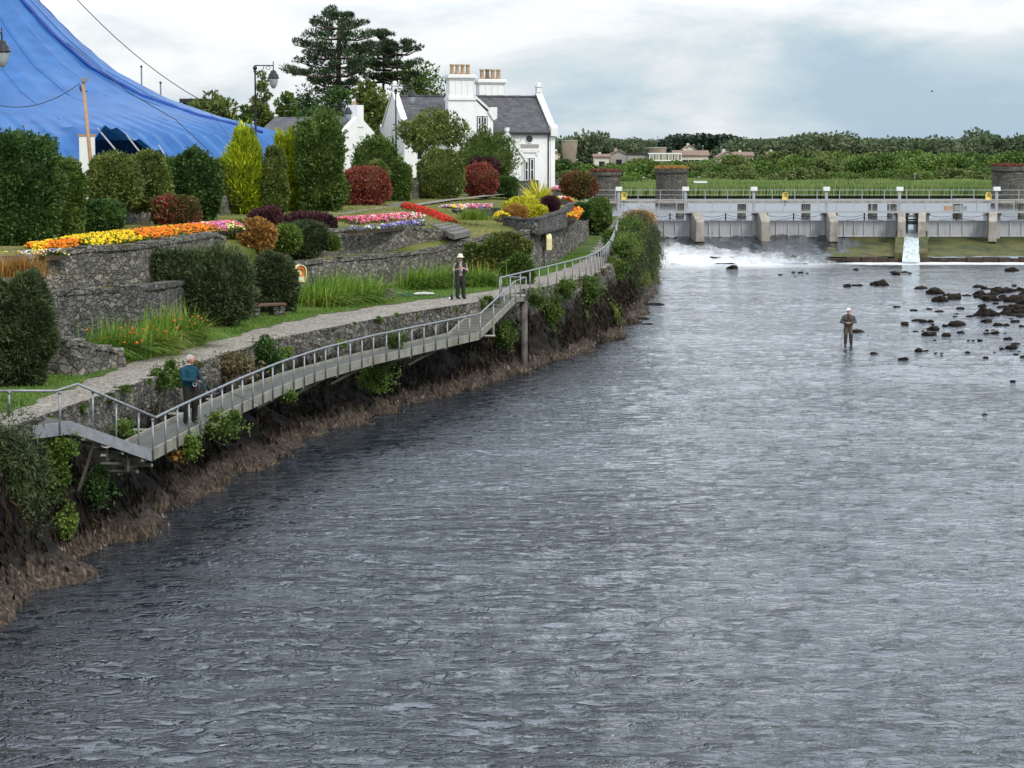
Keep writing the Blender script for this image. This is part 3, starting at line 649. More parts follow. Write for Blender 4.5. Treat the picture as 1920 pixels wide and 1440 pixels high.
# front edge of the apron
b=MB(); xx=11.0
while xx<95:
    w=random.uniform(.7,1.6); b.box((xx,171.15+random.uniform(-.12,.1),-.5),(xx+w*.98,171.9,.36+random.uniform(-.10,.07))); xx+=w
o=b.build('apron_edge',M['lip'],None,True,False,.05); o['kind']='structure'
# sheet of water over the left part of the apron, thinning to the right
def fall():
    xs=np.linspace(10.4,31.0,110); ys=np.linspace(168.6,YB+.5,60); X,Y=np.meshgrid(xs,ys,indexing='ij')
    t=np.clip((YB+.6-Y)/(YB+.6-171.6),0,1.25); z=1.70+(.46-1.70)*np.clip(t,0,1)**.85; z=np.where(t>1,.46-(t-1)*2.2,z)
    edge=np.clip((X-24-3.2*(1-t))/4.5,0,1)
    z=z+.14*fbm(np.column_stack([X.ravel()*1.1,Y.ravel()*.55,np.zeros(X.size)]),4).reshape(X.shape)*(1-edge)+.10-.32*edge*np.where(t>1,0,1)-.6*edge*np.where(t>1,1,0)
    nx,ny=X.shape; idx=np.arange(nx*ny).reshape(nx,ny); Fq=np.stack([idx[:-1,:-1],idx[1:,:-1],idx[1:,1:],idx[:-1,1:]],-1).reshape(-1,4)
    o=fastmesh('weir_water',np.column_stack([X.ravel(),Y.ravel(),z.ravel()]),Fq,M['fall'],None,True); o['kind']='structure'
fall()
# chute between the two middle piers
xc=gx(1710)
def chute():
    ys=np.linspace(169.5,183.2,50); xs=np.linspace(-.62,.62,9); X,Y=np.meshgrid(xs,ys,indexing='ij')
    t=np.clip((183-Y)/11.4,0,1.3); z=2.25-(1.55)*t+.08*fbm(np.column_stack([X.ravel()*3,Y.ravel()*1.6,np.zeros(X.size)]),3).reshape(X.shape); z=np.where(t>1,.65-(t-1)*3.2,z)
    X=xc*Y/182.0+X*(1+.25*np.clip(t-.6,0,1)); nx,ny=X.shape; idx=np.arange(nx*ny).reshape(nx,ny); Fq=np.stack([idx[:-1,:-1],idx[1:,:-1],idx[1:,1:],idx[:-1,1:]],-1).reshape(-1,4)
    m,nt,N,L=newmat('white_water'); f=noise(nt,pos(nt,(2,1,1)),1.6,6,.7); out(nt,princ(nt,ramp(nt,f,[(.35,(.22,.28,.27)),(.6,(.62,.68,.68))]),.4,0,bump(nt,f,.6,.1),.5))
    o=fastmesh('chute_water',np.column_stack([X.ravel(),Y.ravel(),z.ravel()]),Fq,m,None,True); o['kind']='structure'
    b=MB()
    for s in (-1,1): b.prism([(171.4,-.2),(171.4,.75),(183,2.3),(183,-.2)],'x',xc+s*1.0-.35,xc+s*1.0+.35)
    b.v=[(q[0]-xc+xc*q[1]/182.0,q[1],q[2]) for q in b.v]
    tag(b.build('chute_kerb',M['moss'],None,True,False,.05),None,None,None,'structure')
chute()
# ---------------------------------------------------------------- sluice barrage
bar=thing('sluice_barrage','long grey steel and concrete sluice barrage crossing the river above the falls','barrage',(gx(1220),YB,1.5))
piers=[gx(u) for u in (1300,1425,1555,1690,1729,1862)]+[gx(1862)+6.0*k for k in range(1,7)]
Zd=3.72
for i,x in enumerate(piers):
    b=MB(); w=.36 if i not in (3,4) else .33; sh_=([13,11,9,1,0,0]+[0]*9)[i]; u_=960+x/YB*F; kx=(sh_-(u_-960)*3.4/YB)/22/3.4
    b.prism([(178.6,1.3),(178.6,3.0),(180.6,3.72),(181.6,3.74),(181.6,1.3)],'x',x-w,x+w); b.v=[(q[0]+kx*(YB-q[1]),q[1],q[2]) for q in b.v]; b.build('pier',M['concrete'],bar,True,False,.05)
    b=MB(); xl=x-w-.32 if i<3 else (x+w if i!=3 else x-w-.12)
    b.box((x-w-.2,181.62,1.3),(x+w+.2,183.2,3.447)); b.box((x-w-.3,181.7,3.45),(x+w+.3,183.0,3.62)); b.build('pier_housing',M['paint_grey'],bar,True)
# gates
spans=[(gx(1216),piers[0])]+[(piers[i],piers[i+1]) for i in range(len(piers)-1) if i!=3]
for a,c_ in spans:
    x0,x1=a+.40,c_-.58; n=max(2,round((x1-x0)/.92)); 
    g=MB().box((x0,181.75,1.62),(x1,181.95,2.92)).build('gate',M['gate'],bar,True)
    b=MB(); b.box((x0,181.70,1.62),(x1,181.747,1.72)); b.box((x0,181.66,2.925),(x1,182.0,2.985)); b.build('gate_rail',M['gate_rib'],bar,True)
    for k in range(n+1):
        xx=x0+(x1-x0)*k/n; MB().box((xx-.035,181.64,1.725),(xx+.035,181.745,2.92)).build('gate_rib',M['gate_rib'],bar,True)
    xm=(x0+x1)/2; MB().box((xm-.05,181.9,2.99),(xm+.05,182.0,3.60)).build('gate_post',M['dark'],bar,True)
    b=MB()
    for s0,s1 in (((x0,3.5),(xm,3.5)),((xm,3.5),(x1,3.5)),((xm,3.28),(x0+1.0,2.99)),((xm,3.28),(x1-1.0,2.99))):
        pts=[(s0[0]+(s1[0]-s0[0])*t,181.95,s0[1]+(s1[1]-s0[1])*t-(.45 if s0[1]==s1[1] else .08)*4*t*(1-t)*.5) for t in np.linspace(0,1,9)]; b.tube(pts,.018,5)
    b.build('chain',M['dark'],bar,True)
xL,xR=gx(1140),piers[-1]+1
b=MB().box((xL,180.9,3.70),(xR,182.2,3.76)); b.box((xL,180.84,3.64),(xR,180.897,3.80)); b.build('walkway_deck',M['paint_grey'],bar,True)
def rail_panel(x0,x1,y,z0,h,name,mesh,posts):
    b=MB(); b.tube([(x0,y,z0+h),(x1,y,z0+h)],.028,6); b.tube([(x0,y,z0+.12),(x1,y,z0+.12)],.02,6)
    if not mesh: b.tube([(x0,y,z0+h*.55),(x1,y,z0+h*.55)],.02,6)
    b.build(name,M['paint_grey'],bar,True)
    if mesh:
        b=MB(); n=int((x1-x0)/.19)
        for k in range(n): xx=x0+(x1-x0)*(k+.5)/n; b.box((xx-.006,y-.006,z0+.13),(xx+.006,y+.006,z0+h-.02))
        o=b.build('baluster',M['paint_grey'],bar,True); o['kind']='stuff'
    for xx in posts: MB().box((xx-.03,y-.03,z0),(xx+.03,y+.03,z0+h+.02)).build('rail_post',M['paint_grey'],bar,True)
rail_panel(gx(1195),xR,180.95,3.76,.98,'railing',True,[piers[0]+k*1.5 for k in range(-2,42)])
# rear bridge
YR=196.0
b=MB().box((gx(1130,YR),YR-.2,4.10),(95,YR+.9,4.30)); b.build('rear_bridge_beam',M['concrete'],bar,True)
rail_panel(gx(1112,YR),95,YR-.05,4.32,.98,'rear_railing',False,[gx(1112,YR)+k*2.05 for k in range(0,36)])
for x in piers[:9]:
    b=MB().box((x-.35,YR,2.2),(x+.35,YR+1.0,4.0)); b.build('rear_pier',M['masonry'],bar,True)
for u in (1160,1285,1413,1549,1686,1868,1992):
    x=gx(u,181.3); r_=MB().box((x-.11,181.2,3.77),(x+.11,181.42,5.5)).build('lamp_post',M['paint_grey'],bar,True,False,.015)
    MB().box((x-.27,181.05,5.503),(x+.27,181.6,5.84)).build('lamp_head',M['trimwhite'],r_,True,False,.02)
b=MB(); 
for zz in (3.05,3.35): b.box((xc-.95,180.4,zz),(xc+.95,181.5,zz+.08))
b.box((xc-.6,180.2,2.7),(xc+.6,180.5,3.0)); b.build('sluice_frame',M['dark'],bar,True)
for i,(x0,x1,m_,z0) in enumerate(((gx(1772),gx(1788),'pole_wood',3.8),(gx(1790),gx(1814),'galv',3.8))): MB().box((x0,182.2,z0),(x1,182.5,z0+.42)).build('storage_box',M[m_],bar,True,False,.02)
b=MB(); 
for xx in (gx(1788),gx(1832)): b.box((xx-.03,182.3,3.77),(xx+.03,182.36,4.85))
b.box((gx(1788),182.3,4.79),(gx(1832),182.36,4.85)); b.build('hoist_frame',M['galv'],bar,True)
# booms in the upper pool
for u0,u1 in ((1190,1240),(1294,1318),(1326,1352),(1357,1372),(1440,1478),(1490,1525),(1580,1612),(1618,1650),(1742,1770)):
    y=215; b=MB().tube([AT(u0,391,y),AT(u1,391,y)],.10,6); p_=[Vector((v[0],v[1],2.72)) for v in (AT(u0,391,y),AT(u1,391,y))]
    b=MB().tube(p_,.12,6); tag(b.build('floating_boom',M['concrete'],None,True),'low floating boom log lying on the calm pool behind the barrage','boom','floating booms above the weir')
def lifering(name,label,c,h,face=0,pale=False,side=False,s=1.0,plain=False):
    """open fronted moulded cabinet with arched top on a post"""
    t=thing(name,label,'life ring',c,face); W,Hh,D_=.30*s,.82*s,.14*s
    poly=[(-W,0),(W,0)]+[(W*math.cos(a),Hh-W+W*math.sin(a)) for a in np.linspace(0,math.pi,13)]
    MB().prism([(x,z+h) for x,z in poly],'y',D_*.3,D_).build('back_plate',M['yellow_pale' if pale else 'yellow'],t)
    b=MB(); n=len(poly)
    for i in range(n):
        p,q=poly[i],poly[(i+1)%n]; k=.86
        b.add([(p[0],-D_,p[1]+h),(q[0],-D_,q[1]+h),(q[0],D_*.3,q[1]+h),(p[0],D_*.3,p[1]+h),(p[0]*k,-D_,(p[1]-Hh/2)*.9+Hh/2+h),(q[0]*k,-D_,(q[1]-Hh/2)*.9+Hh/2+h),(q[0]*k,D_*.3,(q[1]-Hh/2)*.9+Hh/2+h),(p[0]*k,D_*.3,(p[1]-Hh/2)*.9+Hh/2+h)],[(0,1,2,3),(4,7,6,5),(0,4,5,1)])
    b.build('housing',M['yellow_pale' if pale else 'yellow'],t)
    if plain:
        MB().box((-W*.86,-.02,h+.03),(W*.86,.01,h+Hh*.3)).build('door',M['yellow'],t); MB().prism([(-.16*s,h+.36*s),(0,h+.52*s),(.16*s,h+.36*s),(0,h+.43*s)],'y',-.04,-.01).build('emblem',M['dark'],t)
        MB().tube([(0,D_*1.2,-.15),(0,D_*1.2,h+Hh*.8)],.035,8).build('post',M['galv'],t,False,True); return t
    pts=[(.19*s*math.cos(a),-.03*s,h+Hh*.58+.19*s*math.sin(a)) for a in np.linspace(0,2*math.pi,21)]
    MB().tube(pts,.05*s,8,False).build('ring',M['orange'],t,False,True)
    MB().box((-.09*s,-.06*s,h+.07*s),(.09*s,-.01*s,h+.26*s)).build('notice',M['trimwhite'],t)
    MB().tube([(0,D_*1.2,-.15),(0,D_*1.2,h+Hh*1.06)],.035,8).build('post',M['galv'],t,False,True)
    return t
for u,n_ in ((1170,'at the left end of the barrage'),(1472,'rear railing, right of the round pier'),(1853,'beside the right hand round pier')):
    c=AT(u,376,YR-.3); lifering('life_ring_box','small yellow life ring box on the barrage '+n_,(c.x,c.y,4.0),.42,0,False,False,.85,True)
g=AT(563,562,83.6); g.z=ZP; lifering('life_ring_box','yellow life ring cabinet with orange ring on a post above the rushy clumps',g,.74,R(28),True,False,.82)
g=G(1027,500,ZP); lifering('life_ring_box','narrow faded yellow life ring box seen side on beside the curving railing',g,.85,R(104),True,False,1.0)
# old round viaduct piers
for u,u1,y,vt,lb in ((1105,1165,238,322,'stump of a dark stone bridge pier half hidden by the round bush'),(1228,1290,240,316,'round dark stone bridge pier with weeds on top, left of centre of the weir'),(1858,1922,236,312,'round dark stone bridge pier with pale weathered courses at right edge')):
    a=AT(u,350,y);c_=AT(u1,350,y); x=(a.x+c_.x)/2; r=(c_.x-a.x)/2; zt_=AT(u,vt,y).z
    t=thing('bridge_pier',lb,'bridge pier',(x,y,2.5))
    b=MB(); prof=[(r*.98,0),(r*.96,(zt_-2.5)*.4),(r*.93,(zt_-2.5)*.86),(r*.93,(zt_-2.5)*.88),(r*1.03,(zt_-2.5)*.9),(r*1.03,(zt_-2.5)*.99),(r*.9,(zt_-2.5))]
    b.lathe((x,y,2.5),prof,28); b.build('shaft',M['masonry'],t,True)
    n=1600; ph=rng.uniform(0,2*np.pi,n); rr=r*np.sqrt(rng.uniform(0,1.1,n)); P=np.column_stack([x+rr*np.cos(ph),y+rr*np.sin(ph),zt_+rng.uniform(0,.32,n)*(1.2-rr/r*.6)]); D=rng.normal(size=(n,3)); D[:,2]+=.8
    leafmesh('weeds',P,D,.28,.09,M['barge'] if u>1800 or u<1200 else M['l_rust'],t)
# ---------------------------------------------------------------- reeds, woods, town
def reeds():
    n=42000; X=rng.uniform(3,125,n); Y=277+rng.uniform(0,1,n)**1.3*26; Z=np.full(n,3.0-.4*(Y<279))
    k=fbm(np.column_stack([X*.12,Y*.2,Z]),2); C=np.column_stack([X,Y,Z]); h=1.85+.35*k
    side=np.column_stack([rng.uniform(-1,1,n),rng.uniform(-.4,.4,n),np.zeros(n)]); side=unit(side)*.09; L=np.column_stack([rng.normal(.15,.15,n),rng.normal(0,.1,n),h])
    V=np.stack([C-side,C+side,C+L*.6+side,C+L*.6-side,],1); V2=np.stack([C+L*.6-side,C+L*.6+side,C+L+side*.1,C+L-side*.1],1)
    V=np.concatenate([V,V2],1).reshape(-1,3); Fq=(np.arange(n)[:,None,None]*8+np.array([[0,1,2,3],[4,5,6,7]])[None]).reshape(-1,4)
    o=fastmesh('reeds',V,Fq,M['reed'],None); tag(o,'pale green reed bed along the far shore of the pool','reeds',None,'stuff')
reeds()
sheet('ground',-30,700,276.5,345,2.95,M['field'],3,3)
# prototypes of woodland trees, copied
def wood_proto(K,n,h,cr,mat,l,lab,sh=1,crown0=.08):
    t=tree('woodland_tree',lab,'tree',(0,0,0),h,cr,mat,K,n,l,l*.7,crown0,'trees of the wood beyond the reeds',.18,3,sh,0,.42); return t
GA='trees of the wood beyond the reeds'
L1='leafy green tree in the dense wood standing behind the reed bed'
L2='low pale green willow bush at the front of the wood, by the reeds'
L3='dull green tree on the rise behind the wood, near the skyline'
L4='dark green conifer of the tall clump on the skyline above the town'
prot=[wood_proto(26,95,5.6,3.0,M['l_wood'],.42,L1),wood_proto(30,90,6.2,3.3,M['l_wood'],.42,L1),wood_proto(22,100,5.0,2.7,M['l_wood2'],.40,L1)]
bush=[wood_proto(16,110,2.9,2.1,M['l_wood2'],.28,L2,1,.0)]
farp=[wood_proto(22,90,9,5.0,M['l_far'],.8,L3,1,.0),wood_proto(24,80,8,5.6,M['l_far'],.8,L3,1,.0)]
conp=[wood_proto(24,90,13,3.4,M['l_farpine'],.8,L4,.35,.0)]
used=set()
def place(pr,u,vtop,y,zb_,label,group,wf=1.0):
    p=random.choice(pr); k=id(p)
    o=p if k not in used else copy_tree(p)
    used.add(k); h0={id(prot[0]):5.6,id(prot[1]):6.2,id(prot[2]):5.0,id(bush[0]):2.9,id(farp[0]):9,id(farp[1]):8,id(conp[0]):13}.get(k,6)
    q=AT(u,vtop,y); s=(q.z-zb_)/h0*1.0; o.location=(q.x,y,zb_); o.scale=(s*wf,s*wf,s); o.rotation_euler=(0,0,random.uniform(0,6.28)); o['label']=label; o['group']=group
    return o
for k in list(prot)+bush+farp+conp: k['keep']=0; del k['keep']
# main wood: rows
row=[(1345,306,330),(1372,300,322),(1402,296,330),(1430,300,315),(1460,292,326),(1490,290,318),(1520,288,330),(1548,293,316),(1578,287,324),(1608,290,318),(1640,288,330),(1668,291,316),(1700,286,324),(1730,290,320),(1760,287,330),(1790,291,318),(1822,288,324),(1852,293,330),(1885,290,320),(1915,288,326),(1948,288,322)]
for u,v,y in row: place(prot,u+random.uniform(-9,9),v-2+random.uniform(-5,6),y,2.9,L1+' right of centre' if u<1640 else L1+' to the right',GA,1.15)
for u in range(1360,1940,34): place(prot,u+random.uniform(-8,8),316+random.uniform(-6,8),308+random.uniform(-4,6),2.9,'lower leafy tree along the front edge of the wood by the reed bed',GA,1.15)
for u,v,y in ((1050,300,300),(1062,322,288),(1085,306,300),(1110,310,306),(1150,308,310),(1178,306,315),(1200,300,318),(1215,302,308),(1190,325,292),(1175,330,288),(1300,306,315),(1322,302,318),(1345,308,310),(1308,322,300),(1335,325,298),(1060,335,284),(1090,330,290),(1240,305,318),(1268,303,320)):
    place(prot,u,v,y,2.9,'green tree of the thinner wood around the round piers, left of the main wood','trees around the round piers',1.3)
for u,v,y in ((1375,325,292),(1395,322,290),(1450,332,288),(1475,322,292),(1500,318,290),(1525,320,290),(1540,325,288),(1598,330,290),(1560,338,286),(1695,336,288),(1715,330,292),(1790,318,296),(1830,322,292),(1180,345,284),(1200,342,284),(1300,340,286),(1800,332,290),(1345,335,288),(1640,338,286)):
    place(bush,u,v,y,2.9,L2,'bushes by the reeds',1.7)
for u,v in ((1400,268),(1425,270),(1450,272),(1470,268),(1495,264),(1512,260),(1535,262),(1560,258),(1578,258),(1600,266),(1625,272),(1650,270),(1672,266),(1700,268),(1725,272),(1738,265),(1760,270),(1790,268),(1815,264),(1835,252),(1850,262),(1880,268),(1905,262),(1925,264),(1310,272),(1345,272),(1385,270),(1610,284),(1660,282),(1500,278),(1540,276),(1580,275),(1440,284),(1700,282),(1760,284),(1820,280),(1870,284),(1910,282),(1640,284),(1730,282)):
    place(farp,u,v-4,random.uniform(430,560),3.2,L3,'trees near the skyline',1.25)
for k in range(40): place(farp,1060+k*23+random.uniform(-10,10),262+random.uniform(-2,4),random.uniform(800,1000),6,'distant tree on the low hazy ridge at the skyline','trees on the ridge',1.6)
for u,v in ((1250,262),(1262,256),(1275,254),(1288,254),(1300,257),(1312,253),(1325,253),(1338,256),(1352,254),(1365,255),(1376,258),(1385,264),(1245,266),(1330,262),(1296,264),(1358,266)):
    place(conp,u,v-1,470+random.uniform(-12,12),3.4,L4,'conifers of the skyline clump',1.5)
for u,v,w in ((1045,263,1.1),(1100,252,1.0),(1118,264,1.2),(1135,266,1.3),(1152,270,1.2),(1172,272,1.1),(1190,275,1.2),(1060,290,1.3),(1085,296,1.2),(1105,295,1.2)):
    place(farp,u,v,400+random.uniform(-10,30),3.2,'leafy tree near the tapered water tower, right of the white house','trees by the water tower',w)
def house_far(name,label,u0,u1,vr,ve,vb,y,wall,depth=7,gable=None,roof='roof_tile',wins=0,cat='house'):
    a=AT(u0,vb,y);b_=AT(u1,vb,y); W=b_.x-a.x; zr,ze,zb_=AT(u0,vr,y).z,AT(u0,ve,y).z,min(AT(u0,vb,y).z,3)-.2
    t=thing(name,label,cat,(a.x,y,zb_)); hz,he=zr-zb_,ze-zb_
    if gable: 
        MB().prism([(0,0),(W,0),(W,he),(W/2,hz),(0,he)],'y',0,depth).build('wall',wall,t)
        b=MB(); o_=.25
        for s in (0,1):
            x0,x1=(-o_,W/2) if s==0 else (W/2,W+o_); 
            z0,z1=(he-o_*(hz-he)/(W/2),hz) if s==0 else (hz,he-o_*(hz-he)/(W/2))
            b.prism([(x0,z0+.02),(x1,z1+.02),(x1,z1+.2),(x0,z0+.2)],'y',-o_,depth+o_)
        b.build('roof',M[roof],t)
    else:
        MB().prism([(0,0),(depth,0),(depth,he),(depth/2,hz),(0,he)],'x',0,W).build('wall',wall,t)
        b=MB(); sl=(hz-he)/(depth/2)
        b.prism([(-.3,he-.3*sl+.03),(depth/2,hz+.03),(depth/2,hz+.22),(-.3,he-.3*sl+.22)],'x',-.3,W+.3); b.prism([(depth+.3,he-.3*sl+.03),(depth/2+.01,hz+.03),(depth/2+.01,hz+.22),(depth+.3,he-.3*sl+.22)],'x',-.3,W+.3)
        b.build('roof',M[roof],t)
    for k in range(wins):
        xx=W*(k+.7)/(wins+.4); MB().box((xx-.5,-.06,he*.55),(xx+.5,-.01,he*.85)).build('window',M['glass'],t)
    b=MB().box((W*.3,depth/2-.25,hz-.3),(W*.3+.5,depth/2+.25,hz+.5)); b.build('chimney',wall,t)
    return t
HF=[('grey gabled house with brown roof left of the striped building',1143,1178,283,291,306,385,M['grey_render'],1,1),
('low house with brown roof and cream wall, left of the striped building',1115,1142,291,295,305,380,M['cream'],None,1),
('terrace of cream houses with a long brown roof right of the striped building',1265,1328,284,292,303,392,M['cream'],None,5),
('cream gabled house standing alone left of the wood',1348,1380,285,295,305,375,M['cream'],1,1),
('brown roofed house stepping down behind the cream gabled house',1378,1412,287,293,302,390,M['cream'],None,2),
('small house behind the skyline conifers with a reddish roof',1284,1304,273,280,290,440,M['cream'],1,1),
('house with brown roof and cream wall behind the grey gabled house',1172,1218,283,290,300,410,M['cream'],None,3),
('small brown roofed house beside the tapered tower, next to the white house',1036,1050,285,291,305,380,M['cream'],1,0),
('orange roofed house half hidden behind the main wood, left end',1442,1458,286,292,302,400,M['cream'],None,1),
('white house with grey gable at the skyline, right of centre',1753,1788,271,277,290,520,M['cream'],None,2),
('brown roofed row of houses on the skyline above the main wood',1610,1752,270,275,288,560,M['cream'],None,7),
('white gabled house on the skyline at the right edge',1903,1924,267,275,286,500,M['cream'],1,1),
('brown roofed row of houses on the skyline near the right edge',1856,1904,267,273,286,540,M['cream'],None,3)]
for lb,u0,u1,vr,ve,vb,y,w,ga,wi in HF: house_far('house',lb,u0,u1,vr,ve,vb,y,w,7,ga,'roof_tile' if 'grey gable at' not in lb else 'slate',wi)
# long low modern building with striped screen
a=AT(1218,303,372);c_=AT(1277,303,372); t=thing('modern_building','flat roofed white building with coloured vertical stripes along its upper floor','building',(a.x,372,2.9)); W=c_.x-a.x; z1=AT(1218,288,372).z-2.9; z0=AT(1218,301,372).z-2.9
MB().box((0,.5,0),(W,8,z1-.1)).build('wall',M['dark'],t); MB().box((-.1,-.1,z1-.12),(W+.1,8.1,z1+.1)).build('roof_edge',M['trimwhite'],t); MB().box((-.1,-.1,z0-.1),(W+.1,.45,z0+.1)).build('sill_band',M['trimwhite'],t)
for k in range(26):
    MB().box((W*k/25-.06,-.05,z0+.103),(W*k/25+.06,.3,z1-.123)).build('fin',M[('trimwhite','cream','yellow_pale','trimwhite','tower')[k%5]],t)
a=AT(1178,303,376); t=thing('flat_roofed_building','long dark flat roofed building adjoining the striped one on its left','building',(a.x,376,2.9)); MB().box((0,0,0),(AT(1217,303,376).x-a.x,7,AT(1178,290,376).z-2.9)).build('wall',M['grey_render'],t); MB().box((-.2,-.2,AT(1178,290,376).z-2.9+.003),(AT(1217,303,376).x-a.x+.1,7.2,AT(1178,289,376).z-2.7)).build('roof',M['dark'],t)
for u0,u1,vt,vb,y,lb,n_ in ((1053,1083,265,300,360,'tall tapered concrete tower, wider at the top, right of the white house','water_tower'),(1208,1250,278,292,400,'squat round concrete tank rising behind the striped building','water_tower')):
    a=AT(u0,vt,y);c_=AT(u1,vt,y); r=(c_.x-a.x)/2; h=a.z-2.8; t=thing(n_,lb,'tower',((a.x+c_.x)/2,y,2.8))
    MB().lathe((0,0,0),[(r*.66,0),(r*.72,h*.3),(r*.86,h*.7),(r*.99,h*.97),(r*.9,h*.985)],28).build('shell',M['tower'],t); MB().lathe((0,0,h*.985),[(r*.97,.003),(r*1.02,.05),(r*1.02,.3),(r*.9,.32)],28).build('rim',M['concrete'],t)
for i,(u,vt,y) in enumerate(((1233,256,460),(1300,272,430),(1318,274,430),(1352,276,400),(1082,300,330),(1715,327,290),(1207,334,288),(1310,333,288))):
    q=AT(u,vt,y); t=thing('lamp_pole','thin distant pale pole rising above the trees behind the weir','pole',(q.x,y,2.9),0,'thin poles on the far shore'); b=MB().tube([(0,0,0),(0,0,q.z-2.9)],.07,5); b.build('pole',M['galv'],t); MB().box((-.12,-.5,q.z-2.9),(.12,.1,q.z-2.75)).build('lamp_head',M['paint_grey'],t)
q=AT(1312,352,280); t=thing('hut','small pale concrete hut at the edge of the reeds','hut',(q.x,279,2.8)); MB().box((-.7,0,0),(.7,1,AT(0,343,280).z-2.8)).build('wall',M['concrete'],t); MB().box((-.85,-.15,AT(0,343,280).z-2.797),(.85,1.15,AT(0,341,280).z-2.7)).build('roof',M['trimwhite'],t)
# ---------------------------------------------------------------- white house
HD=168.4; A=R(17); hc=AT(760,357,HD)
H=thing('white_house','white rendered gabled house with slate roof and tall clustered chimneys beside the weir','house',(hc.x,HD,5.55),A)
W_,DP,EH,RH=12.3,7.5,4.85,7.55
Wm,Tm=M['white'],M['trimwhite']
MB().prism([(0,-.6),(DP,-.6),(DP,EH),(DP/2,RH),(0,EH)],'x',.22,W_-.22).build('wall',Wm,H)
for x0,x1 in ((-.06,.30),(W_-.30,W_+.06)):
    MB().prism([(-.05,-.6),(DP+.05,-.6),(DP+.05,EH+.12),(DP/2,RH+.35),(-.05,EH+.12)],'x',x0,x1).build('gable_wall',Wm,H)
    b=MB(); 
    b.prism([(-.28,EH+.02),(DP/2,RH+.37),(DP/2,RH+.53),(-.36,EH+.16)],'x',x0-.07,x1+.07); b.prism([(DP+.28,EH+.02),(DP/2+.002,RH+.37),(DP/2+.002,RH+.53),(DP+.36,EH+.16)],'x',x0-.07,x1+.07)
    b.build('gable_coping',Tm,H)
    for yy in (-.30,DP-.02):
        c0=MB().prism([(yy-.12,EH-.35),(yy+.42,EH-.35),(yy+.5,EH+.30),(yy+.2,EH+.62),(yy-.16,EH+.30)],'x',x0-.1,x1+.1).build('kneeler',Tm,H,False,False,.02)
    b=MB(); cx_=(x0+x1)/2; b.box((cx_-.2,DP/2-.2,RH+.5),(cx_+.2,DP/2+.2,RH+.95)); b.box((cx_-.28,DP/2-.28,RH+.953),(cx_+.28,DP/2+.28,RH+1.03)); b.lathe((cx_,DP/2,RH+1.03),[(.17,0),(.20,.15),(.12,.3)],8); b.build('finial',Tm,H)
sl=(RH-EH)/(DP/2)
b=MB(); b.prism([(-.22,EH-.22*sl+.05),(DP/2,RH+.05),(DP/2,RH+.16),(-.22,EH-.22*sl+.16)],'x',.31,W_-.31); b.prism([(DP+.22,EH-.22*sl+.05),(DP/2+.002,RH+.05),(DP/2+.002,RH+.16),(DP+.22,EH-.22*sl+.16)],'x',.31,W_-.31)
b.build('roof',M['slate'],H)
b=MB()
for k in range(24): b.box((.33+k*.49,DP/2-.12,RH+.13),(.33+k*.49+.475,DP/2+.12,RH+.24+.01*(k%3)))
b.build('ridge_tiles',M['slate'],H)
MB().box((7.0,-.34,EH-.24),(W_-.34,-.22,EH-.10)).build('gutter',M['black'],H)
def pipe(x,y,z0,z1,m='black'): MB().tube([(x,y,z0),(x,y,z1)],.05,8).build('downpipe',M[m],H)
pipe(W_-.50,-.07,-.2,EH-.24)
# projecting gable with the big chimney
gx0,gx1,gy=3.2,6.95,-1.2
MB().prism([(gx0,-.6),(gx1-.1,-.6),(gx1-.1,5.9),(5.35,7.35),(5.35,7.6),(gx0,7.6)],'y',gy,gy+.9).build('gable_wall',Wm,H)
MB().box((gx0+.02,gy+.903,-.6),(gx1-.12,.4,5.2)).build('wall',Wm,H); MB().prism([(5.0,4.0),(gx1-.12,4.0),(gx1-.12,5.88),(5.37,7.3),(5.0,7.3)],'y',gy+.904,3.2).build('wall',Wm,H)
b=MB(); b.prism([(5.30,7.5),(gx1+.05,6.08),(gx1+.05,6.28),(5.30,7.72)],'y',gy-.12,gy+.33); b.prism([(gx1-.55,6.38),(gx1-.1,5.72),(gx1+.18,5.85),(gx1+.2,6.75),(gx1-.25,6.75)],'y',gy-.15,gy+.36); b.build('gable_coping',Tm,H)
MB().prism([(5.37,7.44),(gx1+.1,6.02),(gx1+.1,6.15),(5.37,7.57)],'y',gy+.35,3.3).build('roof',M['slate'],H)
def chimney(x0,x1,y0,y1,zb,zt,sooty):
    c=MB(); c.box((x0,y0,zb),(x1,y1,zt-.28)); c.build('chimney',Wm,H); par=H.children[-1]
    par=[o for o in H.children if o.name.startswith('chimney')][-1]
    b=MB(); 
    b.box((x0-.14,y0-.14,zt-2.0),(x1+.14,y1+.14,zt-1.82)); b.box((x0-.08,y0-.08,zt-1.817),(x1+.08,y1+.08,zt-1.70))
    b.box((x0-.08,y0-.08,zt-.42),(x1+.08,y1+.08,zt-.29)); b.box((x0-.20,y0-.20,zt-.287),(x1+.20,y1+.20,zt-.10)); b.box((x0-.1,y0-.1,zt-.097),(x1+.1,y1+.1,zt))
    n=4
    for k in range(n+1):
        xx=x0+(x1-x0)*k/n; b.box((xx-.035,y0-.03,zt-1.697),(xx+.035,y0-.002,zt-.423))
    b.build('cornice',Tm,par)
    for k in range(4):
        xx=x0+.12+(x1-x0-.24)*(k+.5)/4-.0; w=(x1-x0)/4*.36
        MB().lathe((xx,(y0+y1)/2,zt),[(w*1.15,0),(w*1.2,.1),(w*.95,.13),(w*.82,.60),(w*.85,.63),(w*1.12,.66),(w*1.12,.78),(w*.8,.80)],8).build('chimney_pot',M['clay_dark' if k==sooty else 'clay'],par)
chimney(3.32,5.28,gy+.02,gy+1.1,7.45,9.28,-1)
chimney(7.25,9.35,4.0,5.1,5.5,9.12,1)
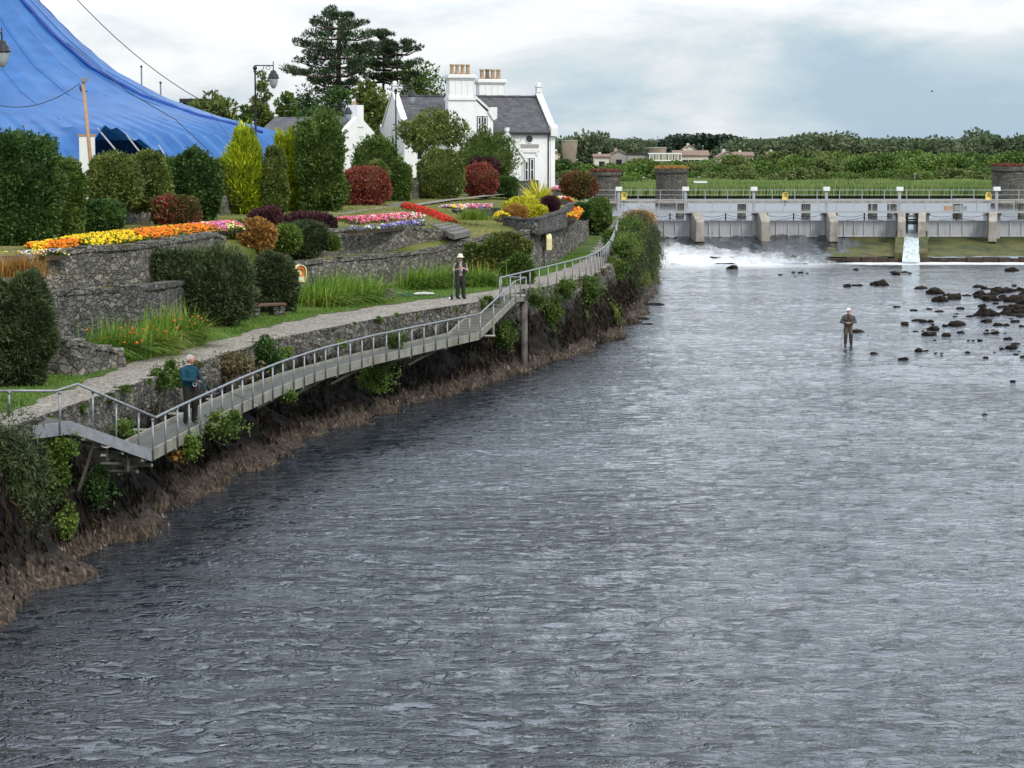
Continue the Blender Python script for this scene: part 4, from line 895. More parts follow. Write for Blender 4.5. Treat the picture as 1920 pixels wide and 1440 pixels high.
def window(x,y,z,w,h,par=H,panes=3):
    t=MB().box((x-w/2-.04,y-.02,z-.04),(x+w/2+.04,y+.10,z+h+.04)).build('window',M['black'],par)
    MB().box((x-w/2,y-.035,z),(x+w/2,y-.022,z+h)).build('pane',M['glass'],t)
    b=MB()
    for s in (-1,1):
        x0,x1=(x-w/2+.03,x-.07) if s<0 else (x+.07,x+w/2-.03)
        for a,c_ in (((x0,z+.02),(x0+.07,z+h-.02)),((x1-.07,z+.02),(x1,z+h-.02))): b.box((a[0],y-.07,a[1]),(c_[0],y-.037,c_[1]))
        for k in range(panes+1 if panes>2 else 3):
            n=panes if panes>2 else 2; zz=z+.02+(h-.09)*k/n; b.box((x0+.072,y-.068,zz),(x1-.072,y-.039,zz+.05))
    b.build('frame',M['trimwhite'],t); MB().box((x-w/2-.12,y-.12,z-.13),(x+w/2+.12,y,z-.043)).build('sill',M['trimwhite'],t)
window(10.2,0,.95,.85,1.75,H,2)
window(5.95,gy,4.75,.8,1.25,H,2)
b=MB(); b.box((9.55,-.10,3.2),(10.9,0,3.32)); b.box((9.5,-.08,2.95),(9.68,0,3.197)); b.box((10.77,-.08,2.95),(10.95,0,3.197)); b.box((9.4,-.09,3.325),(11.05,-.001,3.46)); b.build('window_hood',Tm,H)
MB().box((9.5,-.05,3.56),(11.0,-.001,3.86)).build('wall_panel',M['grey_render'],H)
b=MB(); pts=[(10.2+.32*math.cos(a),-.03,4.28+.32*math.sin(a)) for a in np.linspace(0,2*math.pi,25)]; b.tube(pts,.045,6,False); rf=b.build('round_window',Tm,H)
MB().prism([(10.2+.29*math.cos(a),4.28+.29*math.sin(a)) for a in np.linspace(0,2*math.pi,20,endpoint=False)],'y',-.04,-.002).build('pane',M['glass'],rf)
# porch gable
MB().prism([(6.3,-.6),(9.0,-.6),(9.0,2.6),(7.65,4.55),(6.3,2.6)],'y',-2.4,0).build('porch_wall',Wm,H)
b=MB(); b.prism([(6.1,2.42),(7.65,4.6),(7.65,4.85),(5.95,2.6)],'y',-2.5,-2.1); b.prism([(9.2,2.42),(7.652,4.6),(7.652,4.85),(9.35,2.6)],'y',-2.5,-2.1); b.box((7.5,-2.5,4.85),(7.8,-2.15,5.15)); b.build('porch_coping',Tm,H)
MB().prism([(9.1,2.53),(7.65,4.62),(7.65,4.7),(9.2,2.62)],'y',-2.09,-.005).build('porch_roof',M['slate'],H); pipe(8.9,-2.46,-.2,2.5,'trimwhite')
MB().box((1.0,-.03,2.7),(1.35,-.001,4.2)).build('window',M['glass'],H)
b=MB().box((-.09,DP/2-.3,2.4),(-.061,DP/2+.3,4.4)).build('window',M['glass'],H)
# low building left of the house
hc=AT(638,290,150); L=thing('low_white_building','low slate roofed building with a white gable and chimney behind the hedges','building',(hc.x,150,5.6),R(-22))
g_h=AT(0,250,150).z-5.6; r_h=AT(0,222,151).z-5.6; gd=4.8; Lx=6.2
MB().prism([(0,-.5),(gd,-.5),(gd,g_h),(gd/2,r_h),(0,g_h)],'x',-Lx,0).build('wall',Wm,L)
s_=(r_h-g_h)/(gd/2); b=MB(); b.prism([(-.2,g_h-.2*s_+.02),(gd/2,r_h+.02),(gd/2,r_h+.14),(-.2,g_h-.2*s_+.14)],'x',-Lx-.2,-.02); b.prism([(gd+.2,g_h-.2*s_+.02),(gd/2+.002,r_h+.02),(gd/2+.002,r_h+.14),(gd+.2,g_h-.2*s_+.14)],'x',-Lx-.2,-.02); b.build('roof',M['slate'],L)
MB().prism([(-.1,-.5),(gd+.1,-.5),(gd+.1,g_h+.1),(gd/2,r_h+.25),(-.1,g_h+.1)],'x',-.01,.3).build('gable_wall',Wm,L)
c0=MB().box((-.55,gd/2-.35,r_h-.6),(.36,gd/2+.65,r_h+.95)).build('chimney',Wm,L,False,False,.02); MB().lathe((-.1,gd/2+.1,r_h+.95),[(.14,0),(.12,.3)],8).build('chimney_pot',M['clay'],c0)
a=AT(342,185,160); t=thing('dark_roofed_building','dark flat roof edge showing just above the blue tent','building',(a.x,160,5.5)); MB().box((0,0,0),(1.6,6,a.z-5.8)).build('wall',M['dark'],t); MB().box((-.2,-.2,a.z-5.797),(1.9,6.4,a.z-5.5)).build('roof',M['dark'],t)
# ---------------------------------------------------------------- the tent
TS=1.174; TX,TY=AT(-150,0,135).x,135.0
T=thing('circus_tent','huge bright blue peaked tent behind the trimmed hedges on the left','tent',(TX,TY,5.6))
pr=np.array([(0,27.0),(1.2,24.5),(2.8,21.6),(4.5,19.0),(6.2,16.85),(8.0,15.0),(10.1,13.25),(12.9,11.75),(15.8,10.75),(18.0,10.2),(19.6,9.75),(21.0,8.75),(21.9,8.35)]); pr=np.column_stack([pr[:,0]*TS,9+(pr[:,1]-9)*TS])
def tent_surf():
    na=1080; ang=np.linspace(0,2*np.pi,na,endpoint=False); rr=np.concatenate([np.linspace(0.4,18,50),np.linspace(18.4,21.8,16)])*TS
    Rr,Aa=np.meshgrid(rr,ang,indexing='ij'); Z=np.interp(Rr,pr[:,0],pr[:,1])
    t=np.clip((Rr/TS-15.5)/6,0,1); nf=118; ph=(Aa*nf/(2*np.pi))%1
    fold=np.where(ph<.78,ph/.78,(1-ph)/.22)              # slow rise, sharp drop: canvas pulled over battens
    Z=Z-t**1.1*.42*fold*np.where(t>.9,1-(t-.9)*3,1); 
    t2=np.clip((Rr-3)/16,0,1); Z=Z-.12*np.abs(np.sin(Aa*22))*np.sin(np.pi*t2)
    # the open entrance: the edge lifts and is pulled back
    aL=np.arctan2(AT(186,240,115).y-TY,AT(186,240,115).x-TX)%(2*np.pi); aR=np.arctan2(AT(325,280,118.5).y-TY,AT(325,280,118.5).x-TX)%(2*np.pi); ea=aL
    dd=(Aa-aL); lift=np.where(dd<0,np.clip(1+dd/.055,0,1),np.clip(1-dd/(aR-aL),0,1))*np.clip((Rr/TS-18.6)/3.2,0,1); Z=Z+lift*2.2
    X=TX+Rr*np.cos(Aa);Y=TY+Rr*np.sin(Aa); n,m=X.shape; idx=np.arange(n*m).reshape(n,m)
    Fq=np.stack([idx[:-1],idx[1:],np.roll(idx,-1,1)[1:],np.roll(idx,-1,1)[:-1]],-1).reshape(-1,4)
    fastmesh('canvas',np.column_stack([X.ravel(),Y.ravel(),Z.ravel()]),Fq,M['tent'],T,True)
    return ea
EA=tent_surf()
def tz(r): return np.interp(r,pr[:,0],pr[:,1])
for da,nm in ((.60,'seam'),(-.62,'seam'),(-.95,'seam'),(1.25,'seam')):
    a=EA+da; pts=[(TX+r*math.cos(a+.008*(r-10)),TY+r*math.sin(a+.008*(r-10)),tz(r)+.0) for r in np.linspace(.8,22.5,44)]
    MB().tube(pts,[.10+.07*abs(math.sin(k*1.9)) for k in range(44)],6).build('seam',M['tent_seam'],T,True,True)
M['tent_line']=M_plain('tent_panel_seam',(.02,.11,.36),.5,0,.2,2)
for k in range(20):
    a=EA-1.9+k*.19; pts=[(TX+r*math.cos(a),TY+r*math.sin(a),tz(r)-.04) for r in np.linspace(1.5,20,30)]; MB().tube(pts,.016,4).build('panel_seam',M['tent_line'],T,True)
na=120; b=MB()
for k in range(na):
    a0,a1=[EA+.42+(2*math.pi-.46)*j/na for j in (k,k+1)]; w=lambda a,j:(TX+(24.2+.12*(j%2))*math.cos(a),TY+(24.2+.12*(j%2))*math.sin(a))
    p,q=w(a0,k),w(a1,k+1); b.add([(p[0],p[1],5.6),(q[0],q[1],5.6),(q[0],q[1],8.75),(p[0],p[1],8.75)],[(0,1,2,3)])
b.build('side_wall',M['tent_wall'],T,True)
b=MB()   # curtain inside the entrance
for k in range(30):
    a0,a1=EA+.03+.26*k/30,EA+.03+.26*(k+1)/30; w=lambda a,j:(TX+(21.5+.25*(j%2))*math.cos(a),TY+(21.5+.25*(j%2))*math.sin(a)); p,q=w(a0,k),w(a1,k+1); b.add([(p[0],p[1],5.6),(q[0],q[1],5.6),(q[0],q[1],9.5),(p[0],p[1],9.5)],[(0,1,2,3)])
b.build('curtain',M['tent_wall'],T,True)
b=MB(); b.tube([(TX,TY,5.6),(TX,TY,30.6)],.2,10); b.build('mast',M['galv'],T,True)
for u0,v0,u1,v1,y0,y1 in ((183,241,226,284,114.8,111.5),(236,252,262,277,115.6,112.5),(298,273,310,285,117.5,114.5)): MB().tube([AT(u0,v0,y0),AT(u1,v1+8,y1)],.045,6).build('side_pole',M['paint_grey'],T,True)
q0,q1=AT(-40,-230,130),AT(375,187,140); pts=[q0.lerp(q1,t)-Vector((0,0,1.5*4*t*(1-t))) for t in np.linspace(0,1,16)]; MB().tube(pts,.028,5).build('guy_wire',M['dark'],T,True)
q0,q1=AT(395,213,128),AT(440,270,118); MB().tube([q0,q1],.018,5).build('guy_rope',M['dark'],T,True)
MB().tube([AT(125,80,116),AT(240,172,112),AT(330,225,111),AT(400,290,108)],.022,5).build('guy_rope',M['dark'],T,True)
# leaning pole, cable and white board in front of the tent
q=AT(155,148,90); q2=AT(172,325,90); t=thing('wooden_pole','leaning weathered wooden pole carrying a cable in front of the tent entrance','pole',q2)
MB().tube([q2-Vector((0,0,.8)),q2,q],[.09,.085,.065],10).build('pole',M['pole_wood'],t,True,True); b=MB(); b.tube([AT(148,165,90),AT(164,172,90)],.02,5); b.tube([AT(150,160,90),AT(152,172,90)],.03,6); b.build('cable_hook',M['dark'],t,True); MB().box(tuple(q+Vector((-.02,-.12,-.12))),tuple(q+Vector((.22,.1,.05)))).build('floodlight',M['galv'],t,True)
pts=[AT(150,156,90).lerp(AT(-30,190,88),s_)-Vector((0,0,.55*4*s_*(1-s_))) for s_ in np.linspace(0,1,14)]; MB().tube(pts,.018,5).build('cable',M['dark'],t,True)
q=AT(164,320,91.5); t=thing('notice_board','tall white board with wooden edges beside the leaning pole','board',(q.x,91.5,5.7)); zt_=AT(0,256,91.5).z-5.7; MB().box((-.33,0,.95),(.33,.08,zt_)).build('panel',M['trimwhite'],t); b=MB(); b.box((-.37,-.02,zt_+.003),(.37,.1,zt_+.1)); b.box((-.37,-.02,.85),(.37,.1,.947)); b.box((-.3,.01,0),(-.22,.07,.85)); b.box((.22,.01,0),(.3,.07,.85)); b.build('frame',M['pole_wood'],t)
for u,v0,v1,y in ((265,125,152,150),(301,155,170,150)):
    q=AT(u,v0,y); t=thing('thin_mast','thin upright mast tip rising behind the tent, '+('taller' if u==265 else 'shorter')+' of two','mast',(q.x,y,5.5)); MB().tube([(0,0,0),(0,0,q.z-5.5)],.06,6).build('pole',M['galv'],t); MB().ball((0,0,q.z-5.5),.09).build('tip',M['dark'],t)
# blue car roof glimpsed and white van edge behind hedge
def street_lamp(u,vt,vb,y,ul,vl,label,sgn=1):
    top=AT(u,vt,y); bz=5.6; t=thing('street_lamp',label,'street lamp',(top.x,y,bz)); h=top.z-bz
    MB().lathe((0,0,0),[(.13,0),(.13,.8),(.10,.9),(.075,1.2),(.045,h*.7),(.04,h-.35),(.09,h-.33),(.09,h-.28),(.04,h-.25)],10).build('column',M['black'],t,False,True)
    MB().ball((0,0,h-.12),(.11,.11,.14)).build('finial',M['black'],t,False,True)
    k=PX(y); dx=(ul-u)*k; zl=AT(ul,vl,y).z-bz
    b=MB(); b.tube([(0,0,zl+.95),(dx,0,zl+.95)],.03,6); b.tube([(dx,0,zl+1.15),(dx,0,zl+.7)],.028,6)
    b.tube([(0,0,zl+.55),(dx*.3,0,zl+.62),(dx*.45,0,zl+.78),(dx*.5,0,zl+.94)],.02,6)
    b.tube([(dx*(.72+.12*math.cos(a)),0,zl+.83+.09*math.sin(a)) for a in np.linspace(0,6.28,13)],.015,5,False); b.build('bracket',M['black'],t,False,True)
    MB().lathe((dx,0,zl),[(.31,.30),(.31,.34),(.27,.36),(.25,.50),(.17,.56),(.15,.66),(.05,.72)],14).build('lantern_cap',M['black'],t,False,True)
    MB().lathe((dx,0,zl),[(.04,-.22),(.12,-.15),(.19,.0),(.23,.2),(.25,.297)],14).build('globe',M['glass_pale'],t,False,True)
M['glass_pale']=M_plain('lantern_glass',(.34,.37,.37),.12,0,.2,3,spec=.8)
street_lamp(478,123,240,110,512,158,'tall black street lamp with hanging lantern left of the golden conifers')
street_lamp(742,166,300,135,771,190,'tall black street lamp with hanging lantern in front of the white house')
street_lamp(630,195,300,140,652,222,'black street lamp with hanging lantern by the low building chimney')
street_lamp(-38,70,200,75,3,114,'black street lamp whose lantern hangs in at the left edge over the tent')
# ---------------------------------------------------------------- background trees
def pine(name,label,base,h,tiers,mat,tr=.35,n=70,seed=1,bare=.0,l=.34,w=.075):
    """tiers: (height, reach left, reach right, pad radius)"""
    base=np.array(base,float); o=thing(name,label,'tree',tuple(base)); r_=np.random.default_rng(seed); C=[];Rd=[];b=MB()
    b.tube([base,base+[0.05,0,h*.4],base+[.1,0,h*.8],base+[.1,0,h*.97]],[tr,tr*.75,tr*.4,.05],10)
    for hz,rl,rr,pr_ in tiers:
        m=7
        for k in range(m):
            a=2*math.pi*(k+.5*r_.uniform(-.6,.6))/m+hz; c_=math.cos(a); reach=(rr if c_>0 else rl)*abs(c_)+(rl+rr)*.42*abs(math.sin(a)); reach*=r_.uniform(.8,1.05)
            st=base+np.array([.05,0,hz-.25]); e=base+np.array([c_*reach,math.sin(a)*reach,hz+r_.uniform(-.15,.35)+.04*reach])
            md=(st+e)/2-np.array([0,0,.25]); b.tube([st,md,e],[.10,.07,.03],5)
            q=max(2,int(reach/(pr_*.95)))
            for j in range(q):
                t=.42+.62*(j+.5)/q; p=st*(1-t)**2+2*md*t*(1-t)+e*t*t if False else st+(e-st)*t; C.append(p+r_.normal(0,.22,3)*[1,1,.5]+[0,0,.12]); Rd.append(pr_*r_.uniform(.45,.85))
    P,D=clumps(C,Rd,n,.45,.6,.45); leafmesh('crown',P,D,l,w,mat,o,True); b.build('trunk',M['bark'],o,True,True)
    return o
yb=185; s=PX(yb); zb0=5.5
def hz_(v,y=yb): return AT(0,v,y).z-zb0
pine('pine_tree','tall spreading dark pine, highest tree above the white house and hedges',(AT(632,0,yb).x,yb,zb0),hz_(17),
 [(hz_(30),1.1,1.2,.75),(hz_(48),2.2,2.2,.85),(hz_(68),2.6,2.9,.85),(hz_(88),3.4,2.4,.85),(hz_(104),2.9,2.9,.9),(hz_(122),3.6,2.3,.8),(hz_(138),4.5,1.8,.85),(hz_(158),2.2,2.0,.7),(hz_(178),1.5,1.0,.7)],M['l_pine'],.42,100,3)
yb=190
pine('pine_tree','slimmer open pine right of the highest tree',(AT(716,0,yb).x,yb,zb0),hz_(50),
 [(hz_(60),.5,.5,.5),(hz_(80),1.1,.8,.6),(hz_(100),1.5,1.3,.6),(hz_(122),2.0,1.5,.65),(hz_(145),1.9,1.2,.6)],M['l_pine'],.22,80,5)
pine('pine_tree','lopsided sparse pine with bare lower trunk beside the round tree',(AT(742,0,yb-2).x,yb-2,zb0),hz_(68),
 [(hz_(80),.8,1.6,.55),(hz_(94),1.2,1.7,.6),(hz_(118),1.4,1.7,.55),(hz_(140),1.2,1.5,.5)],M['l_pine'],.2,80,9)
def btree(label,u,vt,vb,wpx,y,mat,K=30,n=130,l=.38,w=.22,c0=.05,name='tree',cl=.36,**k):
    zb_=5.5; h=(AT(0,vt,y).z-zb_)*1.03; K=int(K*1.9); wpx*=1.12; return tree(name,label,'tree',(AT(u,300,y).x,y,zb_),h,wpx/2*PX(y),mat,K,n,l,w,c0,None,.2,5,cl=cl,**k)
btree('dark ivy clad mass of foliage round the foot of the highest pine',630,172,0,110,183,M['l_dark'],34,150)
btree('dark green yew with layered branches left of the highest pine',578,165,0,105,187,M['l_dark'],34,130,.32,.12)
btree('brownish green dense tree between the low building and the white house',690,160,0,95,178,M['l_olive'],40,150)
btree('round leafy tree just behind the left gable of the white house',785,128,0,125,192,M['l_mid'],46,130,.30,.18)
btree('slender upright poplar behind the tall street lamp',492,142,0,44,160,M['l_olive'],26,80,.26,.14,c0=.0)
btree('rounded olive tree showing just above the blue tent',400,181,0,100,158,M['l_olive'],34,120)
btree('small leafy green tree between the tent and the poplar',460,205,0,36,155,M['l_mid'],18,90,.26)
btree('small green tree left of the low slate roof',540,182,0,56,175,M['l_mid'],24,110,.28)
btree('dark low tree filling in behind the low white building',600,205,0,90,172,M['l_dark'],34,120,.28)
# ---------------------------------------------------------------- hedges and shrubs on the terrace
def hs(name,label,cat,u,vt,vb,wpx,mat,z=5.75,dr=.8,y=None,**k):
    g=G(u,vb,z) if y is None else AT(u,vb,y); yy=g.y; px=PX(yy); h=(vb-vt)*px; r=wpx/2*px
    yy+=r*dr*.8; return shrub(name,label,cat,(AT(u,vb,yy).x,yy,g.z-.12),(r*.97,r*dr*.95,h/2*.95),mat,**k)
hs('hedge','huge dark clipped evergreen block at the left edge behind the flower border','hedge',42,240,462,135,M['l_dark'],e=3,n=17000,l=.13,w=.07,taper=-.15,amp=.08)
hs('hedge','upright clipped green column right of the huge dark block','hedge',128,288,446,64,M['l_mid'],dr=1.1,e=3,n=8000,l=.11,w=.07,amp=.07)
hs('topiary_tree','clipped ball shaped small tree with bare forking stems, left one of two','topiary tree',212,286,385,100,M['l_olive'],y=88,dr=.9,e=2.3,n=8500,l=.12,w=.07,trunk=(4,1.5),core=.8,amp=.12)
hs('shrub','dark low bush around the stems of the left ball shaped tree','shrub',188,366,432,92,M['l_dark'],dr=.6,n=4500,l=.12)
hs('topiary_tree','clipped ball shaped small tree with bare forking stems, right one of two','topiary tree',272,278,392,92,M['l_olive'],y=92,dr=.9,e=2.3,n=8500,l=.12,w=.07,trunk=(5,1.6),core=.8,amp=.12)
hs('shrub','dark red and green berried bush beneath the trimmed hedges','shrub',332,358,426,86,M['l_redgreen'],n=4500,l=.12)
hs('hedge','broad dark glossy clipped bush in the middle of the hedge row','hedge',358,276,414,112,M['l_dark'],e=2.8,n=9500,l=.15,w=.10,amp=.09)
hs('hedge','olive clipped column just left of the golden conifer','hedge',425,290,402,62,M['l_olive'],dr=1.1,e=2.8,n=7000,l=.12)
hs('golden_conifer','bright yellow green conifer with feathery pointed top, larger left one','conifer',456,246,402,100,M['l_gold'],e=2.2,n=17000,l=.36,w=.06,taper=.55,amp=.14,up=1.3,spray=.26,core=.8)
hs('golden_conifer','bright yellow green conifer with feathery pointed top, smaller right one','conifer',541,250,396,90,M['l_gold'],e=2.2,n=14000,l=.36,w=.06,taper=.55,amp=.14,up=1.3,spray=.26,core=.8)
hs('hedge','brownish green clipped bush standing between the two golden conifers','hedge',516,276,402,46,M['l_olive'],dr=.9,e=2.8,n=7000,l=.12)
hs('hedge','tall ragged topped dark green hedge right of the golden conifers','hedge',604,214,398,78,M['l_mid'],e=4,taper=-.10,n=13000,l=.17,w=.09,amp=.13,up=.5,spray=.25)
hs('shrub','clipped red leaved shrub, green at its left side','shrub',684,308,386,92,M['l_red'],e=2.8,n=8000,l=.14,amp=.07)
hs('shrub','mid green clipped shrub just behind the red leaved one','shrub',708,300,380,46,M['l_olive'],y=130,n=4000,l=.14,e=2.7)
hs('hedge','tall green hedge block below the left gable of the white house','hedge',706,253,386,88,M['l_mid'],y=134,e=2.8,n=8500,l=.16,w=.09,amp=.12,spray=.2)
hs('hedge','rounded green hedge beside the narrow stone pillar','hedge',748,300,378,48,M['l_mid'],e=2.8,n=5500,l=.14,amp=.08)
hs('shrub','loose small bush with pinkish leaves at the foot of the stone pillar','shrub',796,338,372,30,M['l_brown'],n=1500,l=.14)
hs('shrub','big neatly clipped round olive green bush','shrub',827,276,374,90,M['l_olive'],dr=.95,e=2.5,n=11000,l=.12,w=.07,amp=.04,spray=.06)
hs('shrub','round red leaved bush right of the big clipped bush','shrub',899,303,368,66,M['l_red'],e=2.4,n=7000,l=.14,amp=.07)
hs('shrub','dark maroon bush peeping out above the red leaved bush','shrub',908,290,345,56,M['l_maroon'],y=158,n=4000,l=.14)
hs('shrub','dark green clipped bush at the right of the red bush','shrub',944,328,366,52,M['l_dark'],n=5000,l=.14)
hs('shrub','tall feathery green shrub before the white house porch','shrub',912,243,350,104,M['l_mid'],y=160,n=9000,l=.30,w=.05,amp=.22,up=.9,spray=.3,e=2.2)
hs('shrub','dark round purple green bush in front of the stone pier stump','shrub',1084,320,366,66,M['l_redgreen'],n=6500,l=.14)
zb0=5.6; y=156; k_=PX(y)
tree('tree','spreading open tree with arching yellow green branches before the white house','tree',(AT(812,340,y).x,y,5.6),AT(0,208,y).z-5.6,2.7,M['l_bright'] if False else M['l_olive'],34,150,.24,.14,.30,None,.12,8,cl=.30)
hs('hedge','clipped green hedge bordering the right hand end of the gravel path','hedge',1122,368,428,44,M['l_mid'],z=3.6,dr=2.2,e=2.8,n=8000,l=.15,amp=.1)
hs('shrub','small dark green bush on the curved wall by the path','shrub',1092,378,408,36,M['l_dark'],z=4.9,n=3000,l=.14)
# lower shrubs near the path
hs('shrub','tall dark bush with ivy at the left edge beside the gravel path','shrub',28,500,728,140,M['l_juniper'],z=ZP,dr=.7,e=2.5,n=17000,l=.16,w=.035,amp=.1,spray=.1)
hs('ivy','leafy green ivy growing over the right side of the dark left edge bush','ivy',72,520,700,44,M['l_mid'],z=ZP,dr=1.2,e=2.4,n=4500,l=.10,w=.075,amp=.14)
hs('shrub','huge dark spiky cotoneaster mound spilling over the walls, left half','shrub',366,452,618,222,M['l_juniper'],z=ZP,dr=.42,e=2.5,n=19000,l=.16,w=.04,amp=.12,spray=.16)
hs('ivy','patch of lighter green creeper on the dark cotoneaster mound','ivy',436,500,572,58,M['l_mid'],z=ZP+.8,dr=.9,n=2200,l=.11,w=.08,y=73.0,spray=.4)
hs('shrub','dark spiky cotoneaster column at the right of the mound, by the bench','shrub',515,462,588,84,M['l_juniper'],z=ZP,dr=.7,e=2.6,n=11000,l=.16,w=.04,amp=.12)
hs('ivy','dense ivy and bramble mass covering the stone wall behind the second bench','ivy',932,440,548,112,M['l_ivy'],z=ZP,dr=.45,e=2.7,n=12000,l=.15,w=.10,amp=.14,y=96)
hs('ivy','dark ivy hanging at the foot of the covered wall beside the path','ivy',965,478,546,60,M['l_mid'],z=ZP,dr=.5,n=5000,l=.14,w=.10,y=94,amp=.2)
hs('shrub','rust orange low shrub on the slope above the dark mound','shrub',484,408,466,66,M['l_rust'],z=5.3,n=3800,l=.13,y=86)
hs('shrub','low silvery green shrub left of the rust coloured one','shrub',448,408,445,62,M['l_mid'],z=5.6,n=3400,l=.13,y=88)
hs('shrub','pale variegated leafy shrub between rust and grey shrubs','shrub',537,420,464,52,M['l_bright'],n=2200,l=.20,w=.06,y=87,z=5)
hs('shrub','dark purple leaved bush behind the rust coloured shrub','shrub',497,384,425,60,M['l_maroon'],n=3500,l=.13,y=94)
hs('shrub','wide dark purple leaved bush below the tall ragged hedge','shrub',580,395,440,110,M['l_maroon'],n=5500,l=.13,y=94,dr=.5)
hs('shrub','grey brown lavender like mound spilling down over the wall','shrub',568,412,478,92,M['l_juniper'],n=6500,l=.2,w=.03,y=88.5,dr=.5)
hs('shrub','small white flowered bush at the end of the pink flower bed','shrub',622,432,462,30,M['l_bright'],n=1500,l=.12,y=89)
hs('shrub','bright yellow spreading shrub behind the curved planter wall, left part','shrub',985,366,402,72,M['l_yellow'],z=5.6,dr=.8,n=5500,l=.14,w=.06,amp=.2,y=118)
hs('shrub','bright yellow green shrub behind the curved planter wall, right part','shrub',1005,380,415,52,M['l_yellow'],z=5.6,dr=.8,n=4000,l=.14,w=.06,amp=.2,y=115)
hs('shrub','dark reddish spiky shrub beside the palm in the planter','shrub',1032,368,402,30,M['l_maroon'],n=2200,l=.22,w=.04,y=117,up=.8)
hs('shrub','tawny dry grassy shrub at the left of the yellow planter shrubs','shrub',965,384,412,44,M['l_rust'],n=2400,l=.26,w=.03,y=114,up=1)
# cordyline palm
q=AT(1008,392,120); t=thing('palm','spiky pale green palm in the curved planter','palm',(q.x,120,5.2)); MB().tube([(0,0,0),(.03,0,.8)],.09,8).build('trunk',M['bark'],t)
n=170; d=unit(rng.normal(size=(n,3))+[0,0,.45]); P=np.array([q.x,120,6.2])+d*.45; leafmesh('leaves',P,d,1.15,.07,M['l_yellow'],t)
# ---------------------------------------------------------------- river wall plants
def wallplant(label,u,v,y,rx,rz,mat,n=1800,l=.09,w=.05,name='wall_plant',cat='plant',ry=.35,up=.25,droop=0):
    """irregular cluster of leafy sprays clinging to the wall"""
    c=AT(u,v,y); c=np.array([c.x,c.y,c.z]); K=max(7,int(9*rx*rz/.15)**1 if rx*rz<.6 else 34); d=unit(rng.normal(size=(K,3)))*rng.uniform(.1,1,(K,1))**.5
    C=c+d*np.array([rx,ry,rz])*.85; C[:,0]+=(c[2]-C[:,2])*.0; Rd=min(rx,rz)*rng.uniform(.22,.55,K); P,D=clumps(C,Rd,max(30,int(n*1.1/K)),1.0,up-droop,.7)
    k=int(n*.12); q=c+unit(rng.normal(size=(k,3)))*np.array([rx,ry,rz])*rng.uniform(.7,1.35,(k,1)); P=np.vstack([P,q]); D=np.vstack([D,rng.normal(size=(k,3))+[0,0,up-droop]])
    o=leafmesh(name,P-c,D,l,w,mat,None); o.location=tuple(c); return tag(o,label,cat)
wallplant('grey green juniper hanging down the wall at the left edge, below the railing',10,915,44.8,.85,1.55,M['l_juniper'],26000,.18,.028,'shrub','shrub',.6,droop=.7)
WP=[(112,838,46.2,.35,.35,'l_bright','bright leafy weed under the top landing of the gangway'),(100,900,46.0,.3,.45,'l_mid','trailing green plant beside the first strut of the gangway'),(125,975,46.2,.2,.35,'l_bright','small leafy plant at the foot of the long strut'),(185,915,47.6,.4,.4,'l_dark','dark green bush growing from the wall behind the gangway stairs'),
(232,805,50.5,.25,.2,'l_bright','leafy sprig on the wall just above the gangway bend'),(300,710,55.6,.28,.3,'l_mid','green valerian tuft left of the man in the blue jumper'),(330,700,56.5,.35,.35,'l_mid','pink flowering valerian beside the man in the blue jumper'),
(430,692,61,.85,.4,'l_brown','brown heathery mound overhanging the wall, right of the man'),(500,665,64.5,.55,.5,'l_dark','dark blue green cotoneaster clump draped over the wall top'),(420,800,52,.55,.35,'l_mid','ferny bush sticking out beneath the walkway, nearest one'),(335,850,50.3,.25,.2,'l_rust','reddish leafy sprig beneath the walkway'),(360,838,50.2,.22,.3,'l_bright','yellow green fern hanging beneath the walkway'),
(540,742,60.5,.25,.16,'l_mid','small ferny tuft below the middle of the walkway'),(708,705,71.3,.65,.5,'l_bright','yellow green bush growing on the wall below the walkway'),(738,640,72.5,.35,.35,'l_mid','small green bush on the wall above the walkway'),(535,660,66,.2,.15,'l_bright','tiny bright fern on the wall face'),(640,645,69.5,.15,.12,'l_bright','little bright tuft high on the wall middle'),
(915,572,84,.4,.35,'l_mid','leafy green bush at the top of the steep ramp'),(948,625,84.5,.5,.6,'l_mid','green plant mass hanging on the wall behind the steep ramp'),(1008,560,88.8,.4,.45,'l_mid','pinkish green valerian clump right of the ramp landing'),(1035,585,92,.45,.9,'l_mid','long trailing green creeper down the wall right of the ramp'),(1062,540,94.2,.5,.4,'l_mid','bushy green clump under the curving railing, first'),(1097,545,98.5,.8,.6,'l_mid','large green and pink valerian clump under the curving railing'),(1085,600,97.4,.4,.7,'l_bright','yellowish creeper trailing beneath the large valerian clump'),
(1148,505,112,.8,.6,'l_mid','valerian and white flowered clump where the railing bends'),(1125,590,104.5,.9,.7,'l_olive','olive bush growing low on the quay wall'),(1135,480,118,.6,.4,'l_brown','brownish seed head clump beside the bend of the railing'),
(1162,455,132,1.3,.9,'l_bright','yellow green grassy tuft on the wall top at the bend'),(1190,480,142,1.7,2.2,'l_juniper','great curtain of dark cotoneaster hanging over the river wall'),(1205,450,160,1.5,2.0,'l_juniper','dark cotoneaster hanging at the far end of the river wall'),(1172,540,126,1.1,1.3,'l_juniper','lower trailing end of the cotoneaster curtain'),(1208,535,145,.9,1.3,'l_olive','olive green bush low on the far river wall'),(1195,412,168,1.2,.7,'l_rust','dry reddish grass tuft on the far end of the wall top'),(1180,430,150,1.1,.7,'l_brown','brown grassy mound above the cotoneaster curtain'),(1210,490,158,1.0,1.2,'l_olive','ivy clump at the corner by the falls')]
